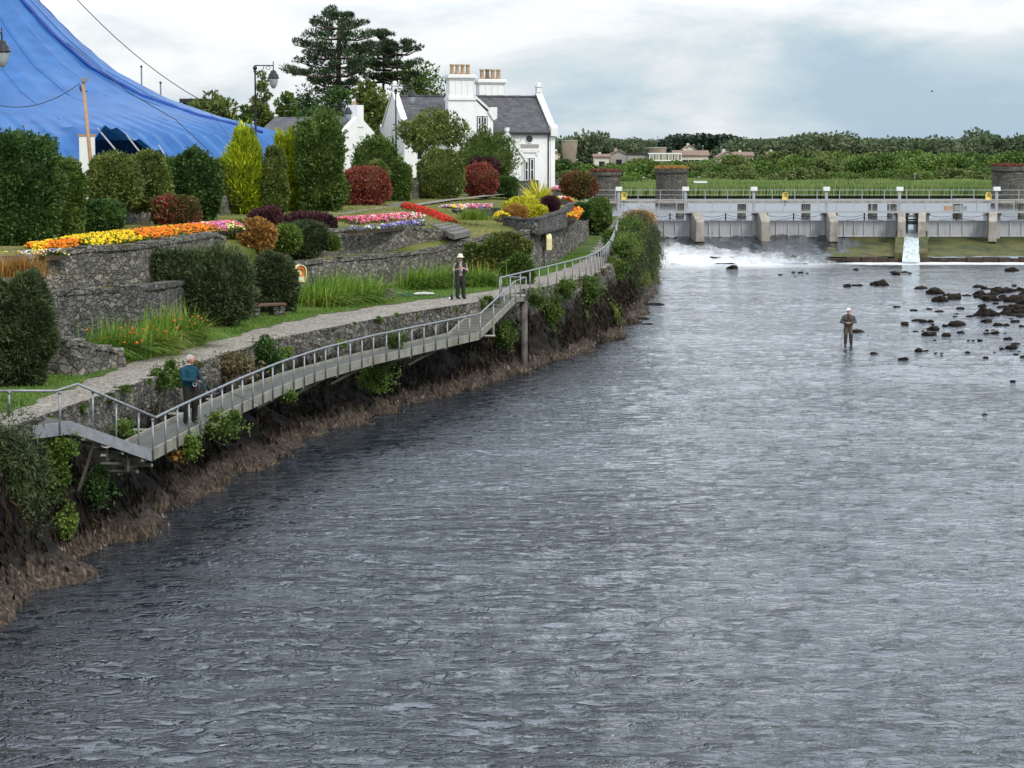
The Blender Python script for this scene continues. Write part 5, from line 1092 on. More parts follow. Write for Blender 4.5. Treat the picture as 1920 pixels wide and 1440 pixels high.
EXT=[(116,.9,.5,.45,'l_mid','valerian clump on the wall edge where the railing starts to bend'),(121,.5,.7,.6,'l_mid','pink flecked valerian clump above the bare rock at the bend'),(127,.2,1.0,.9,'l_olive','grassy olive clump hanging below the bend of the railing'),(133,-.3,1.2,1.3,'l_juniper','dark cotoneaster beginning the hanging curtain'),(140,-.4,1.4,1.7,'l_juniper','thick part of the hanging cotoneaster curtain, nearer the camera'),(148,-.4,1.4,1.9,'l_juniper','thick part of the hanging cotoneaster curtain, middle'),(155,-.5,1.4,1.9,'l_juniper','thick part of the hanging cotoneaster curtain, nearer the falls'),(163,-.5,1.3,1.8,'l_juniper','last hanging cotoneaster before the falls'),(137,-1.6,1.0,.8,'l_olive','brownish ivy low under the cotoneaster curtain'),(146,.9,1.1,.6,'l_bright','pale grassy crest over the cotoneaster curtain'),(158,.9,1.1,.6,'l_brown','dry grassy crest near the end of the railing'),(170,.2,1.0,1.2,'l_rust','rusty grass hanging beside the barrage')]
for y,dz,rx,rz,m_,lb in EXT:
    zc_=2.9+dz-(.5 if dz<=0 else 0)-.3*(dz<0); x_=xo(y)+.35+.25*(2.6-zc_ if zc_<2.6 else 0)
    k=wallplant(lb,960,400,y,rx,rz,M[m_],int(2500+3200*rx*rz),.16,.045 if m_=='l_juniper' else .06,ry=2.4 if rx>.9 else .8,droop=.6 if m_=='l_juniper' else 0); k.location=(float(x_),y,zc_)
tuf=None
for k in range(34):
    y=47+k*2.1+random.uniform(-.8,.8); z=ZP-.05+random.uniform(-.15,.05)
    if tuf is None or k%6==0: tuf=wallplant('x',960,400,y,.11,.10,M[('l_mid','l_brown','l_bright')[(k//6)%3]],420,.08,.035,'weed_tuft','plant',.2,.5); o=tuf
    else: o=tuf.copy(); COL.objects.link(o)
    o.location=(float(xo(y))+.1,y,z); o.rotation_euler=(0,0,random.uniform(0,6)); s_=random.uniform(.6,1.5); o.scale=(s_,s_,s_); tag(o,'small weed tuft rooted along the top edge of the quay wall','plant','weed tufts on the quay wall edge')
for u,v,y,rx,rz,m_,lb in WP:
    big=rx>.75; wallplant(lb,u,v,y,rx,rz,M[m_],int(1500+5200*rx*rz),.10 if not big else .16,.055 if m_!='l_juniper' else .035,ry=max(.3,rx*.7),droop=.5 if rz>rx else 0)
for k,(x,y,rx,ry,rz) in enumerate(((-13.6,40.5,2.0,3.4,1.9),(-13.2,32,2.2,4.2,2.2))):  # two unseen bushes, added so their reflection darkens the lower left water
    shrub('shrub','unseen dark bush added beyond the left edge to darken the water, '+('nearer the railing' if k==0 else 'nearer the camera'),'shrub',(x,y,ZP-.1),(rx,ry,rz),M['l_dark'],n=7000,l=.2,w=.12,amp=.15)
# ---------------------------------------------------------------- strap leaved clumps and grass
CL=[('tall bright green strap leaved clump with red flowers, leftmost',[(-11.6,59.4),(-11.2,59.8)],1.25),('arching strap leaved clump with red flowers before the low wall end',[(-10.9,60.6),(-10.3,61.4),(-10.7,61.8)],1.15),('big arching strap leaved clump before the dark cotoneaster mound',[(-10.5,63.3),(-9.9,64.3),(-10.6,64.8)],1.35)]
for lb,cs,L_ in CL:
    c=cs[0]; t=thing('montbretia',lb,'plant',(c[0],c[1],ZP)); blades('leaves',[(x,y,ZP-.05) for x,y in cs],330,L_*1.15,.055,.26,M['mont'],t,(.45,-.12),.8,True,5,1.5)
    P=np.array([(x+rng.normal(.35,.4),y+rng.normal(-.1,.3),ZP+rng.uniform(.45,L_*.75)) for x,y in cs for _ in range(9)]); blossoms('flowers',P,.038,M['f_scarlet'],t)['kind']='stuff'
CL2=[(575,556,82,'strap leaved clump under the life ring cabinet'),(600,570,80,'arching strap leaved clump spilling toward the path right of the bench'),(640,545,84,'strap leaved clump in the middle of the long leafy row'),(680,545,84.5,'strap leaved clump at the right end of the long leafy row'),(612,540,86,'strap leaved clump close against the lower wall'),(660,560,82,'low arching strap leaved clump at the front of the row'),(765,530,90,'sparse upright strap leaved clump left of the folded jacket'),(800,530,91,'yellowing strap leaved clump behind the folded jacket'),(835,528,92,'strap leaved clump just left of the angler in the hat'),(885,532,92,'strap leaved clump between the angler and the second bench')]
for u,v,y,lb in CL2:
    c=AT(u,v,y); t=thing('montbretia',lb,'plant',(c.x,y,ZP)); blades('leaves',[(c.x,y,ZP-.05),(c.x+.5,y+.6,ZP-.05)],230,1.35,.06,.34,M['mont'],t,(.5,-.22),.8,True,5,1.5)
for u,v,y,lb in ((20,505,58,'tawny dry grass tuft hanging over the wall top at far left'),(880,405,108,'tall green grass tuft in front of the small planter')):
    c=AT(u,v,y); t=thing('grass_tuft',lb,'grass tuft',(c.x,y,c.z-.3)); blades('leaves',[(c.x,y,c.z-.2),(c.x+.4,y,c.z-.2)],220,.8,.03,.3,M['l_rust'] if u<100 else M['mont'],t,(.1,-.3),.9)
def turf():
    P=[]
    ys=rng.uniform(0,1,60000)**1.0*78+44; a,b_=xa(ys)+.1,xi(ys)-.05; X=a+(b_-a)*rng.uniform(0,1,len(ys)); P=np.column_stack([X,ys,np.full(len(ys),ZP+.01)])
    o=blades('grass',P,1,.10,.022,.02,M['blade'],None,(.1,0),.7,True,2); tag(o,'short green grass of the verge between the gravel path and the walls','grass',None,'stuff')
    ys=rng.uniform(98,140,26000); X=xb(ys)-.2-rng.uniform(0,1,len(ys))**1.3*12; P=np.column_stack([X,ys,zt(X,ys)]); ok=X<xb(ys)
    o=blades('grass',P,1,.11,.03,.02,M['l_rust'],None,(0,0),.7,True,2); o.data.materials.clear(); o.data.materials.append(M['turf2']); tag(o,'dry yellowish grass of the sloping garden lawn','grass',None,'stuff')
M['turf2']=M_leaf('dry_blade',[(.06,.085,.02),(.15,.155,.045),(.24,.21,.09)],.4,.3)
turf()
# ---------------------------------------------------------------- flower beds
def bed(name,label,cen,wid,dep,n,cols,z,y0,h=.25,r=.05,mat='l_mid',fr=2.2,band=None,cat='flower bed'):
    """cen: list of (u,v) along the bed; flowers over a strip of foliage; cols list of material names"""
    pts=[G(u,v,z_) for (u,v),z_ in zip(cen,z)]; P=np.array([tuple(p) for p in pts]); s=np.concatenate([[0],np.cumsum(np.linalg.norm(np.diff(P,axis=0),axis=1))])
    t=thing(name,label,cat,tuple(P[0])); S=rng.uniform(0,s[-1],n); c=np.column_stack([np.interp(S,s,P[:,i]) for i in range(3)])
    d=np.column_stack([np.interp(S,s[:-1],unit(np.diff(P,axis=0))[:,i]) for i in range(3)]); nr=np.column_stack([-d[:,1],d[:,0],np.zeros(n)])
    o_=rng.uniform(-.5,.5,n)*wid; hh=h*(1-(2*np.abs(o_)/wid)**3*.7)+rng.uniform(-.05,.06,n)
    Q=c+nr*o_[:,None]; Q[:,2]+=hh
    k=fbm(np.column_stack([Q[:,0]*fr,Q[:,1]*fr,np.zeros(n)]),2)*.5+rng.normal(0,.08,n); m=len(cols); q_=np.argsort(np.argsort(k))*m//n
    for i,cn in enumerate(cols):
        if (q_==i).any(): blossoms('blossoms',Q[q_==i],r,M[cn],t)
    # foliage
    nf=int(n*3.2); S=rng.uniform(0,s[-1],nf); c=np.column_stack([np.interp(S,s,P[:,i]) for i in range(3)]); d=np.column_stack([np.interp(S,s[:-1],unit(np.diff(P,axis=0))[:,i]) for i in range(3)]); nr=np.column_stack([-d[:,1],d[:,0],np.zeros(nf)]); o_=rng.uniform(-.52,.52,nf)*wid
    Q=c+nr*o_[:,None]; Q[:,2]+=rng.uniform(0,1,nf)*h*(1-(2*np.abs(o_)/wid)**3*.6)*1.22; D=rng.normal(size=(nf,3)); D[:,2]+=.6
    leafmesh('foliage',Q,D,.10,.05,M[mat],t)
    b=MB(); 
    for i in range(len(P)-1):
        a,c_=P[i],P[i+1]; dd=unit((c_-a)[None])[0]; nn=np.array([-dd[1],dd[0],0])*wid*.38
        b.add([a-nn-[0,0,.1],c_-nn-[0,0,.1],c_+nn-[0,0,.1],a+nn-[0,0,.1],a-nn+[0,0,.06],c_-nn+[0,0,.06],c_+nn+[0,0,.05],a+nn+[0,0,.05]],[(0,1,2,3),(4,5,6,7),(0,1,5,4),(1,2,6,5),(2,3,7,6),(3,0,4,7)])
    b.build('soil',M['soil'],t,True)
    return t
zz=5.84
bed('flower_bed','orange marigolds, left block of the border above the stone wall',[(55,478),(100,470),(145,466)],1.5,0,1100,['f_orange','f_orange','f_orange','f_yellow'],[5.66,5.78,5.84],0,.3,.062)
bed('flower_bed','yellow marigolds in the middle of the border above the stone wall',[(128,467),(180,458),(238,450)],1.6,0,1300,['f_yellow'],[zz]*3,0,.3,.062)
bed('flower_bed','orange marigolds, long right block of the border above the stone wall',[(232,452),(300,444),(375,436)],1.5,0,1700,['f_orange','f_orange','f_orange','f_orange','f_orange','f_yellow'],[zz]*3,0,.3,.062)
bed('flower_bed','pale yellow and pink flowers at the right end of the marigold border',[(365,437),(400,433),(435,431)],1.4,0,900,['f_paleyellow','f_pink','f_pink','f_magenta'],[zz]*3,0,.3,.055)
bed('flower_bed','mixed pansies trailing along the left foot of the marigold border',[(0,488),(50,485),(105,482)],.9,0,750,['f_yellow','f_paleyellow','f_purple','f_white','f_orange'],[5.55,5.60,5.72],0,.2,.045)
bed('flower_bed','pink begonias in a broad bed above the upper stone wall',[(640,420),(700,416),(770,410)],1.7,0,1300,['f_pink','f_pink','f_pink','f_magenta','f_pink','f_pink','f_pink','f_white'],[5.5,5.5,5.45],0,.28,.06)
bed('flower_bed','grey leaved and violet edging plants at the front of the pink bed',[(660,434),(720,430),(788,420)],.6,0,320,['f_purple','f_purple','f_white'],[5.47]*3,0,.18,.05)
bed('flower_bed','bright red salvias in a narrow sloping row beside the stone steps',[(762,392),(805,405),(846,424)],.8,0,1000,['f_red'],[5.7,5.5,5.15],0,.32,.06)
bed('flower_bed','violet and rose flowers behind the small planter wall',[(838,395),(880,392),(925,392)],1.8,0,800,['f_purple','f_pink','f_magenta','f_white','f_yellow'],[5.5]*3,0,.25,.065)
bed('flower_bed','red and orange marigolds between the two curved walls by the path',[(1062,415),(1070,403),(1077,396)],1.2,0,600,['f_orange','f_red','f_yellow'],[5.15,5.2,5.25],0,.3,.07)
bed('flower_bed','magenta petunias along the foot of the garden wall by the white house',[(1020,353),(1045,356),(1080,360)],1.6,0,700,['f_magenta','f_pink','f_white'],[5.75]*3,0,.25,.07)
bed('flower_bed','small red and yellow flowers behind the dark spiky planter shrub',[(1042,378),(1055,381)],1.4,0,250,['f_red','f_yellow','f_white'],[5.75]*2,0,.3,.07)
bed('flower_bed','tiny yellow flower patch left of the curved planter wall',[(938,410),(945,413)],.8,0,110,['f_yellow'],[5.3]*2,0,.35,.06)
# sloping stone steps beside the salvias
a0,a1,b0,b1=G(722,387,5.72),G(762,381,5.72),G(852,444,5.06),G(884,437,5.06)
t=thing('stone_steps','grey stone steps running down the lawn beside the red salvias','steps',tuple(b0))
for k in range(14):
    f0,f1=k/14,(k+.96)/14; P=[a0.lerp(b0,f0),a1.lerp(b1,f0),a1.lerp(b1,f1),a0.lerp(b0,f1)]; z=5.80-.70*k/14+.03; b=MB(); b.add([(p.x,p.y,z-.25) for p in P]+[(p.x,p.y,z) for p in P],[(0,3,2,1),(4,5,6,7),(0,1,5,4),(1,2,6,5),(2,3,7,6),(3,0,4,7)]); b.build('step',M['coping'],t,True)
# narrow lawn paths
for pts,z,nm in (([(630,404),(690,394),(740,388)],5.72,'path'),([(760,388),(840,376),(960,363),(1010,362)],5.78,'path')):
    P=[G(u,v,z) for u,v in pts]; b=MB()
    for p,q in zip(P[:-1],P[1:]):
        d=(q-p).normalized(); n_=Vector((-d.y,d.x,0))*.42; b.add([p-n_+Vector((0,0,.05)),q-n_+Vector((0,0,.05)),q+n_+Vector((0,0,.05)),p+n_+Vector((0,0,.05))],[(0,1,2,3)])
    tag(b.build(nm,M['path'],None,True),None,None,None,'structure')
# ---------------------------------------------------------------- gangway
Gw=thing('gangway','long narrow steel fishing walkway with handrail bolted along the river wall','walkway',tuple(G(290,862,2.08)))
oe=[G(u,v,2.08) for u,v in ((285,865),(360,824),(450,777),(520,744),(600,713),(700,684),(780,665),(899,637))]
def resamp(pts,step):
    P=np.array([tuple(p) for p in pts]); s=np.concatenate([[0],np.cumsum(np.linalg.norm(np.diff(P,axis=0),axis=1))]); n=max(2,round(s[-1]/step)+1); S=np.linspace(0,s[-1],n); return [Vector([np.interp(a,s,P[:,i]) for i in range(3)]) for a in S]
oeD=resamp(oe,1.07)
def inner(P,w):
    o=[]
    for i,p in enumerate(P):
        d=(P[min(i+1,len(P)-1)]-P[max(i-1,0)]); d.z=0; d.normalize(); o.append(p+Vector((-d.y,d.x,0))*w)
    return o
WW=1.05
ieD=inner(oeD,WW)
def ribbon(b,P,Q,z0,z1):
    for i in range(len(P)-1):
        a,c_,d_,e_=P[i],P[i+1],Q[i+1],Q[i]; b.add([a+Vector((0,0,z0)),c_+Vector((0,0,z0)),d_+Vector((0,0,z0)),e_+Vector((0,0,z0)),a+Vector((0,0,z1)),c_+Vector((0,0,z1)),d_+Vector((0,0,z1)),e_+Vector((0,0,z1))],[(0,3,2,1),(4,5,6,7),(0,1,5,4),(1,2,6,5),(2,3,7,6),(3,0,4,7)])
def shift(P,dx): return inner(P,dx)
zdk=.17
# the deck gets a grid look: bars across
def M_grate():
    m,nt,N,L=newmat('steel_grating'); p=pos(nt); w=node(nt,'ShaderNodeTexBrick',Scale=1.0); w.inputs['Brick Width'].default_value=.12; w.inputs['Row Height'].default_value=.055; w.inputs['Mortar Size'].default_value=.010; w.inputs['Color1'].default_value=(.10,.10,.085,1); w.inputs['Color2'].default_value=(.135,.135,.115,1); w.inputs['Mortar'].default_value=(.06,.06,.05,1)
    L.new(p,w.inputs[0]); c=mixc(nt,.5,w.outputs[0],ramp(nt,noise(nt,p,1.1,4),[(.3,.6),(.7,1.1)]),'MULTIPLY'); out(nt,princ(nt,c,.75,.1,bump(nt,w.outputs['Fac'],-.5,.02),.3)); return m
M['grate']=M_grate()
b=MB(); ribbon(b,shift(oeD,.06),shift(oeD,WW-.06),zdk-.05,zdk); b.build('deck',M['grate'],Gw,True)
b=MB(); ribbon(b,oeD,shift(oeD,.05),0,.26); b.build('outer_fascia',M['galv_dull'],Gw,True)
b=MB(); ribbon(b,shift(oeD,WW-.05),ieD,0,.26); b.build('inner_fascia',M['galv_dull'],Gw,True)
A_=oeD[0]; A2=G(135,812,2.82); A3=G(62,822,2.82)
offA=Vector((-.80,.95,0)); 
def slab(P,Q,z0,z1,nm,mat): b=MB(); ribbon(b,P,Q,z0,z1); return b.build(nm,mat,Gw,True)
slab([A_,A2],[A_+Vector((-.03,.05,0)),A2+Vector((-.03,.05,0))],0,.26,'ramp_fascia',M['galv'])
slab([A2,A3],[A2+Vector((-.02,.06,0)),A3+Vector((-.02,.06,0))],-.02,.26,'landing_fascia',M['galv'])
slab([A_+Vector((-.04,.06,0)),A2+Vector((-.04,.06,0))],[A_+offA,A2+offA],zdk-.06,zdk-.005,'ramp_deck',M['grate'])
slab([A2+Vector((-.04,.06,0)),A3+Vector((0,.06,0))],[A2+offA*.9,A3+Vector((0,1.0,0))],.20,.245,'landing_deck',M['grate'])
for k in range(4):
    f=(k+.5)/4; p=A_.lerp(A2,f); b=MB(); b.tube([p+Vector((0,.05,-.06)),p+offA+Vector((0,0,-.06))],.04,4); b.build('joist',M['galv_dull'],Gw,True)
# right ramp and landing
B_=oeD[-1]; C_=G(969,566,2.85); D_=G(986,564,2.85)
offB=Vector((-1.15,.12,0))
b=MB(); ribbon(b,[B_+Vector((-.06,0,0)),C_+Vector((-.06,0,0))],[B_+offB*.95,C_+offB*.95],zdk-.05,zdk); b.build('ramp_deck',M['grate'],Gw,True)
b=MB()
for k in range(26):
    f=(k+.5)/26; p=B_.lerp(C_,f)+Vector((-.07,0,zdk+.004)); b.box((0,-.02,0),(-1.0,.02,.02),Matrix.Rotation(0,3,'Z'),p)
b.build('ramp_cleats',M['galv_dull'],Gw,True)
slab([B_,C_],[B_+Vector((-.05,0,0)),C_+Vector((-.05,0,0))],0,.26,'ramp_fascia',M['galv_dull'])
slab([B_+offB,C_+offB],[B_+offB+Vector((.05,0,0)),C_+offB+Vector((.05,0,0))],0,.26,'ramp_fascia',M['galv_dull'])
b=MB(); b.box((C_.x-1.0,C_.y+.003,2.86),(D_.x,C_.y+1.0,3.09)); b.build('landing_deck',M['galv_dull'],Gw,True)
MB().tube([(D_.x-.08,C_.y+.45,-.8),(D_.x-.08,C_.y+.45,2.855)],[.15,.145],12).build('support_pile',M['timber'],Gw,True,True)
# handrail and posts
RH_=.96
rail=[AT(-30,733,45.2),AT(105,733,46.1),AT(145,720,46.5)]+[p+Vector((.03,0,RH_)) for p in oeD]+[AT(966,527,86.0),AT(986,520,86.5)]
rail[3]=AT(292,783,oeD[0].y)
MB().tube(rail[:4],.030,8).build('handrail',M['galv'],Gw,True,True); MB().tube(rail[3:],.030,8).build('handrail',M['galv'],Gw,True,True)
def post(a,b_): 
    q=MB(); q.tube([a,b_],.024,8); q.tube([b_-Vector((0,0,.05)),b_],.036,8); q.build('post',M['galv'],Gw,True,True)
for p in oeD: post(p+Vector((.03,0,.02)),p+Vector((.03,0,RH_)))
for u,v0,v1,y in ((17,780,734,45.5),(112,815,734,46.1),(174,818,733,46.7),(218,838,751,46.95),(260,850,769,47.15)): post(AT(u,v0,y-.03),AT(u,v1,y-.03))
post(AT(966,566,85.9),AT(966,527,85.9)); post(AT(986,564,86.3),AT(986,520,86.3)); post(AT(945,588,83.4),AT(945,549,83.4)); post(AT(925,612,80.5),AT(925,570,80.5))
MB().tube([AT(986,520,86.5),AT(940,519,88.0)],.028,8).build('handrail',M['galv'],Gw,True,True); post(G(940,552,3.1)+Vector((0,.02,0)),AT(940,519,G(940,552,3.1).y))
def strut(a,b_,r=.045): q=MB(); q.tube([a,b_],r,4); q.build('strut',M['galv_dull'],Gw,True)
strut(AT(178,826,46.9),AT(143,935,47.6)); strut(AT(95,830,46.4),AT(76,890,46.9)); strut(AT(239,848,47.5),AT(239,884,47.5)); strut(AT(172,884,48.6),AT(258,884,47.4))
strut(AT(190,870,48.3),AT(285,872,47.5)); strut(AT(190,855,48.5),AT(268,858,47.9)); strut(AT(925,598,79.5),AT(925,628,79.5)); strut(AT(905,630,79.0),AT(928,630,79.4))
for i in range(2,len(oeD)-1,3):
    strut(oeD[i]+Vector((0,0,-.03)),ieD[i]+Vector((-.9,0,-.03)),.05); strut(oeD[i]+Vector((-.3,0,-.05)),ieD[i]+Vector((-.35,0,-.65)),.04)
# path railing on the right, with its own posts
Rl=thing('path_railing','curving galvanised handrail along the river edge of the gravel path','railing',tuple(G(937,552,3.1)))
def ctr(pts,it=3):
    for _ in range(it):
        q=[pts[0]]
        for a,c_ in zip(pts[:-1],pts[1:]): q+=[a.lerp(c_,.25),a.lerp(c_,.75)]
        pts=q+[pts[-1]]
    return pts
rp=[G(u,v,4.05) for u,v in ((937,521),(1000,506),(1062,491),(1112,478),(1136,462),(1148,444),(1153,430),(1160,413),(1175,401),(1189,398))]
e=rp[-1]; rp+=[Vector((e.x-.1,e.y+3,4.15)),AT(1178,386,183),AT(1150,381,186),AT(1112,378,188)]
rc=ctr(rp); MB().tube(rc,.034,8).build('handrail',M['galv'],Rl,True,True)
for p in resamp(rc,1.7)[:]:
    z=3.06 if p.y<176 else 3.5; MB().tube([(p.x,p.y,z),p],.025,8).build('post',M['galv'],Rl,True,True)
# benches
def bench(label,u0,u1,v,y,rz):
    c=AT((u0+u1)/2,v,y); t=thing('bench',label,'bench',(c.x,y,ZP),rz); Wd=1.5
    for s in (-1,1):
        b=MB()
        for k in range(2):
            for j in range(2): b.box((s*.5-.24+.24*j,-.2,.19*k),(s*.5-.01+.24*j,.2,.19*k+.18))
        b.build('stone_support',M['stone2'],t,False,False,.03)
    for k in range(3): MB().box((-Wd/2,-.26+.18*k,.385),(Wd/2,-.10+.18*k,.46)).build('plank',M['wood'],t,False,False,.01)
    return t
bench('brown plank bench on stone blocks beside the dark mound',478,515,598,75.5,R(35))
bench('brown plank bench on stone blocks beside the ivy covered wall',885,925,532,92.8,R(30))
# things lying on the grass
g=G(795,553,3.14); t=thing('jacket','crumpled pale grey jacket lying on the verge near the angler','jacket',g); bq=QS[0]*np.array([.42,.17,.07]); bq=bq*(1+.35*fbm(bq*7+3,3)[:,None])+[0,0,.05]; fastmesh('cloth',bq,QS[1],M['reflect'],t,True,False)
g=G(757,554,3.13); n=500; P=np.column_stack([g.x+rng.normal(0,.16,n),g.y+rng.normal(0,.25,n),3.13+rng.uniform(0,.07,n)]); M['net_green']=M_plain('green_net',(.015,.13,.10),.8); t=thing('landing_net','dark green landing net lying on the verge','net',g); leafmesh('mesh',P,rng.normal(size=(n,3))*[1,1,.3],.12,.02,M['net_green'],t)
g=G(847,562,3.12); t=thing('flask','small dark flask standing by the boots of the angler in the hat','flask',g); MB().lathe((0,0,0),[(.05,0),(.055,.14),(.035,.19),(.035,.24)],10).build('body',M['black'],t,False,True); MB().ball((-.08,0,.05),.045).build('cup',M['trimwhite'],t)
# ---------------------------------------------------------------- people
def hand_caps(w,d,up,m,curl=.6,side=1):
    """palm and five fingers from wrist w, pointing along d; 'up' = back of the hand; side = thumb side sign"""
    d=Vector(d).normalized(); up=Vector(up); up=(up-d*up.dot(d)).normalized(); s=d.cross(up)*side; w=Vector(w); L=[]
    for k in (-1,-.33,.33,1): L.append((w+s*.012*k,w+d*.085+s*.027*k,.016,.013,m))
    for k,ln in zip((-1,-.33,.33,1),(.062,.075,.08,.07)):
        a=w+d*.088+s*.028*k; ang=curl*.6; d1=(d*math.cos(ang)-up*math.sin(ang)); b_=a+d1*ln*.5; d2=(d*math.cos(ang*2.4)-up*math.sin(ang*2.4)); c_=b_+d2*ln*.5; L+= [(a,b_,.0095,.009,m),(b_,c_,.009,.0075,m)]
    a=w+d*.025+s*.025; b_=a+(d*.5+s*.8-up*.2).normalized()*.045; c_=b_+(d*.8+s*.1-up*.4).normalized()*.035; L+=[(a,b_,.013,.011,m),(b_,c_,.011,.009,m)]
    return L
def person(label,loc,rz,caps,mats,vox=.0085,pitch=0):
    t=thing('person',label,'person',tuple(loc),rz)
    b=MB()
    for a,c_,r1,r2,m in caps:
        a,c_=Vector(a),Vector(c_); L=(c_-a).length
        if L<1e-4: b.ball(a,r1,14,10); continue
        d=(c_-a)/L; pts=[];rs=[]
        for k in range(5): th=math.pi/2*(1-k/4); pts.append(a-d*r1*math.sin(th)); rs.append(max(r1*math.cos(th),.0008))
        for k in range(5): th=math.pi/2*k/4; pts.append(c_+d*r2*math.sin(th)); rs.append(max(r2*math.cos(th),.0008))
        b.tube(pts,rs,14)
    o=b.build('body_tmp',None,None); md=o.modifiers.new('r','REMESH'); md.mode='VOXEL'; md.voxel_size=vox; s_=o.modifiers.new('s','SMOOTH'); s_.iterations=5; s_.factor=.5
    dg=bpy.context.evaluated_depsgraph_get(); me=bpy.data.meshes.new_from_object(o.evaluated_get(dg)); bpy.data.objects.remove(o)
    n=len(me.vertices); co=np.empty(n*3,np.float32); me.vertices.foreach_get('co',co); co=co.reshape(-1,3)
    # cloth folds: fine displacement on everything but skin
    best=np.full(n,9e9); idx=np.zeros(n,int)
    for a,c_,r1,r2,m in caps:
        a=np.array(a,float);c2=np.array(c_,float); ab=c2-a; L2=max((ab**2).sum(),1e-9); tt=np.clip(((co-a)@ab)/L2,0,1); dist=np.linalg.norm(co-(a+tt[:,None]*ab),axis=1)-(r1+(r2-r1)*tt)
        k=dist<best; best[k]=dist[k]; idx[k]=m
    nrm=np.empty(n*3,np.float32); me.vertices.foreach_get('normal',nrm); nrm=nrm.reshape(-1,3)
    cloth=np.array([m_ not in ('skin',) for m_ in mats])[idx]; co+=nrm*(cloth*fbm(co*np.array([16,16,9]),3)*.008)[:,None]; me.vertices.foreach_set('co',co.ravel())
    me.materials.clear()
    ob=link('body',me,[M[k] for k in mats],t,True)
    f=np.array([idx[p.vertices[0]] for p in me.polygons],np.int32); me.polygons.foreach_set('material_index',f); me.update()
    return t
def head_caps(c,face,skin,r=.092):
    """cranium, jaw, nose, ears, chin; face = unit facing direction"""
    c=Vector(c); f=Vector(face).normalized(); s=f.cross(Vector((0,0,1))).normalized(); u=s.cross(f)
    return [(c-f*.022,c+f*.010,r,r*.96,skin),(c+f*.030-u*.06,c+f*.040-u*.098,.062,.045,skin),(c+f*.045-u*.03,c+f*.03+u*.02,.062,.066,skin),
        (c+f*.092-u*.0,c+f*.112-u*.036,.009,.015,skin),(c+s*.093-u*.015,c+s*.095-u*.05,.014,.011,skin),(c-s*.093-u*.015,c-s*.095-u*.05,.014,.011,skin),(c+f*.085+u*.022+s*.03,c+f*.085+u*.022-s*.03,.012,.012,skin)]
def face_parts(t,c,face,glasses=False):
    c=Vector(c); f=Vector(face).normalized(); s=f.cross(Vector((0,0,1))).normalized(); u=s.cross(f); b=MB()
    for k in (-1,1): b.ball(c+f*.093+s*.033*k-u*.002,(.012,.012,.009) if not glasses else (.024,.024,.016),8,6)
    b.build('eyes' if not glasses else 'sunglasses',M['dark_hair'],t)
    MB().tube([c+f*.097-u*.068+s*.024,c+f*.103-u*.066,c+f*.097-u*.068-s*.024],.005,5).build('mouth',M['lip_'],t)
M['lip_']=M_plain('lip',(.35,.12,.10),.5)
def hairshell(t,c,face,mat,back=True,r=.100,n=700):
    c=Vector(c); f=np.array(Vector(face).normalized()); d=unit(rng.normal(size=(n*3,3))); 
    ok=(d[:,2]>-.05)&((d@f)<.62) | ((d@f)<-.1)&(d[:,2]>-.6); d=d[ok]; P=np.array(c)-f*.012+d*r*np.array([1,1,1.04]); D=np.cross(d,rng.normal(size=d.shape)); D[:,2]-=.4
    leafmesh('hair',P,D,.045,.016,mat,t,False)
def legs(hx,kn,an,hz=.93,m=1,shoe=2,r=(.105,.075,.052),foot=(0,-.13)):
    L=[]
    for s,k,a in zip((-1,1),kn,an):
        L+=[((s*hx,0,hz),k,r[0],r[1],m),(k,(a[0],a[1],.10),r[1]*.98,r[2]+.012,m),((a[0],a[1]+.02,.045),(a[0]+foot[0],a[1]+foot[1],.035),.045,.036,shoe)]
    return L
# man in blue jumper on the gangway: faces right and down toward the water
mp=G(357,795,2.27); rz1=R(48); f1=(.12,-1,-.28)
inv=Matrix.Rotation(-rz1,3,'Z')
hw=inv@(AT(389,738,mp.y+.28)-mp); ht=hw+Vector((0,0,.05))
cap=[((-.07,.03,1.02),(-.08,.02,1.33),.135,.125,0),((.07,.03,1.02),(.08,.02,1.33),.135,.125,0),((0,-.05,1.04),(0,-.03,1.25),.14,.12,0),((-.17,.02,1.345),(0,.01,1.42),.078,.075,0),((.17,.02,1.345),(0,.01,1.42),.078,.075,0),((0,.01,1.41),(0,0,1.5),.055,.052,1),
 ((-.05,.03,.93),(-.05,.03,1.0),.13,.13,2),((.05,.03,.93),(.05,.03,1.0),.13,.13,2)]
cap+=legs(.085,((-.10,-.03,.50),(.12,-.04,.50)),((-.12,.02,.08),(.15,.03,.08)),.90,2,3,(.115,.085,.062))
# right arm bent across the front; left arm down to the rail
shR,elR,wrR=Vector((-.205,.02,1.345)),Vector((-.27,-.08,1.13)),Vector((-.08,-.30,1.10))
shL=Vector((.205,.02,1.345)); wrL=Vector(hw)+Vector((-.03,.02,.07)); elL=(shL+wrL)/2+Vector((.05,.08,-.02))
cap+=[(shR,elR,.068,.055,0),(elR,wrR,.055,.040,0),(shL,elL,.068,.052,0),(elL,wrL-(wrL-elL).normalized()*.03,.052,.038,0),(wrR,wrR+Vector((.03,-.02,0)),.03,.028,1),(wrL,wrL+Vector((0,0,-.01)),.028,.028,1)]
cap+=hand_caps(wrR+Vector((.03,-.02,0)),(.9,-.45,-.15),(0,-.2,1),1,.9,-1)+hand_caps(wrL,tuple((ht-wrL).normalized()+Vector((.2,-.1,-.5))),(.4,-.4,.5),1,1.1,1)
cap+=head_caps((0,-.035,1.61),f1,1)
p1=person('white haired man in a dark teal jumper fishing from the gangway',mp,rz1,cap,['teal','skin','trousers','shoe'])
hairshell(p1,(0,-.035,1.61),f1,M['hair_white']); face_parts(p1,(0,-.035,1.61),f1)
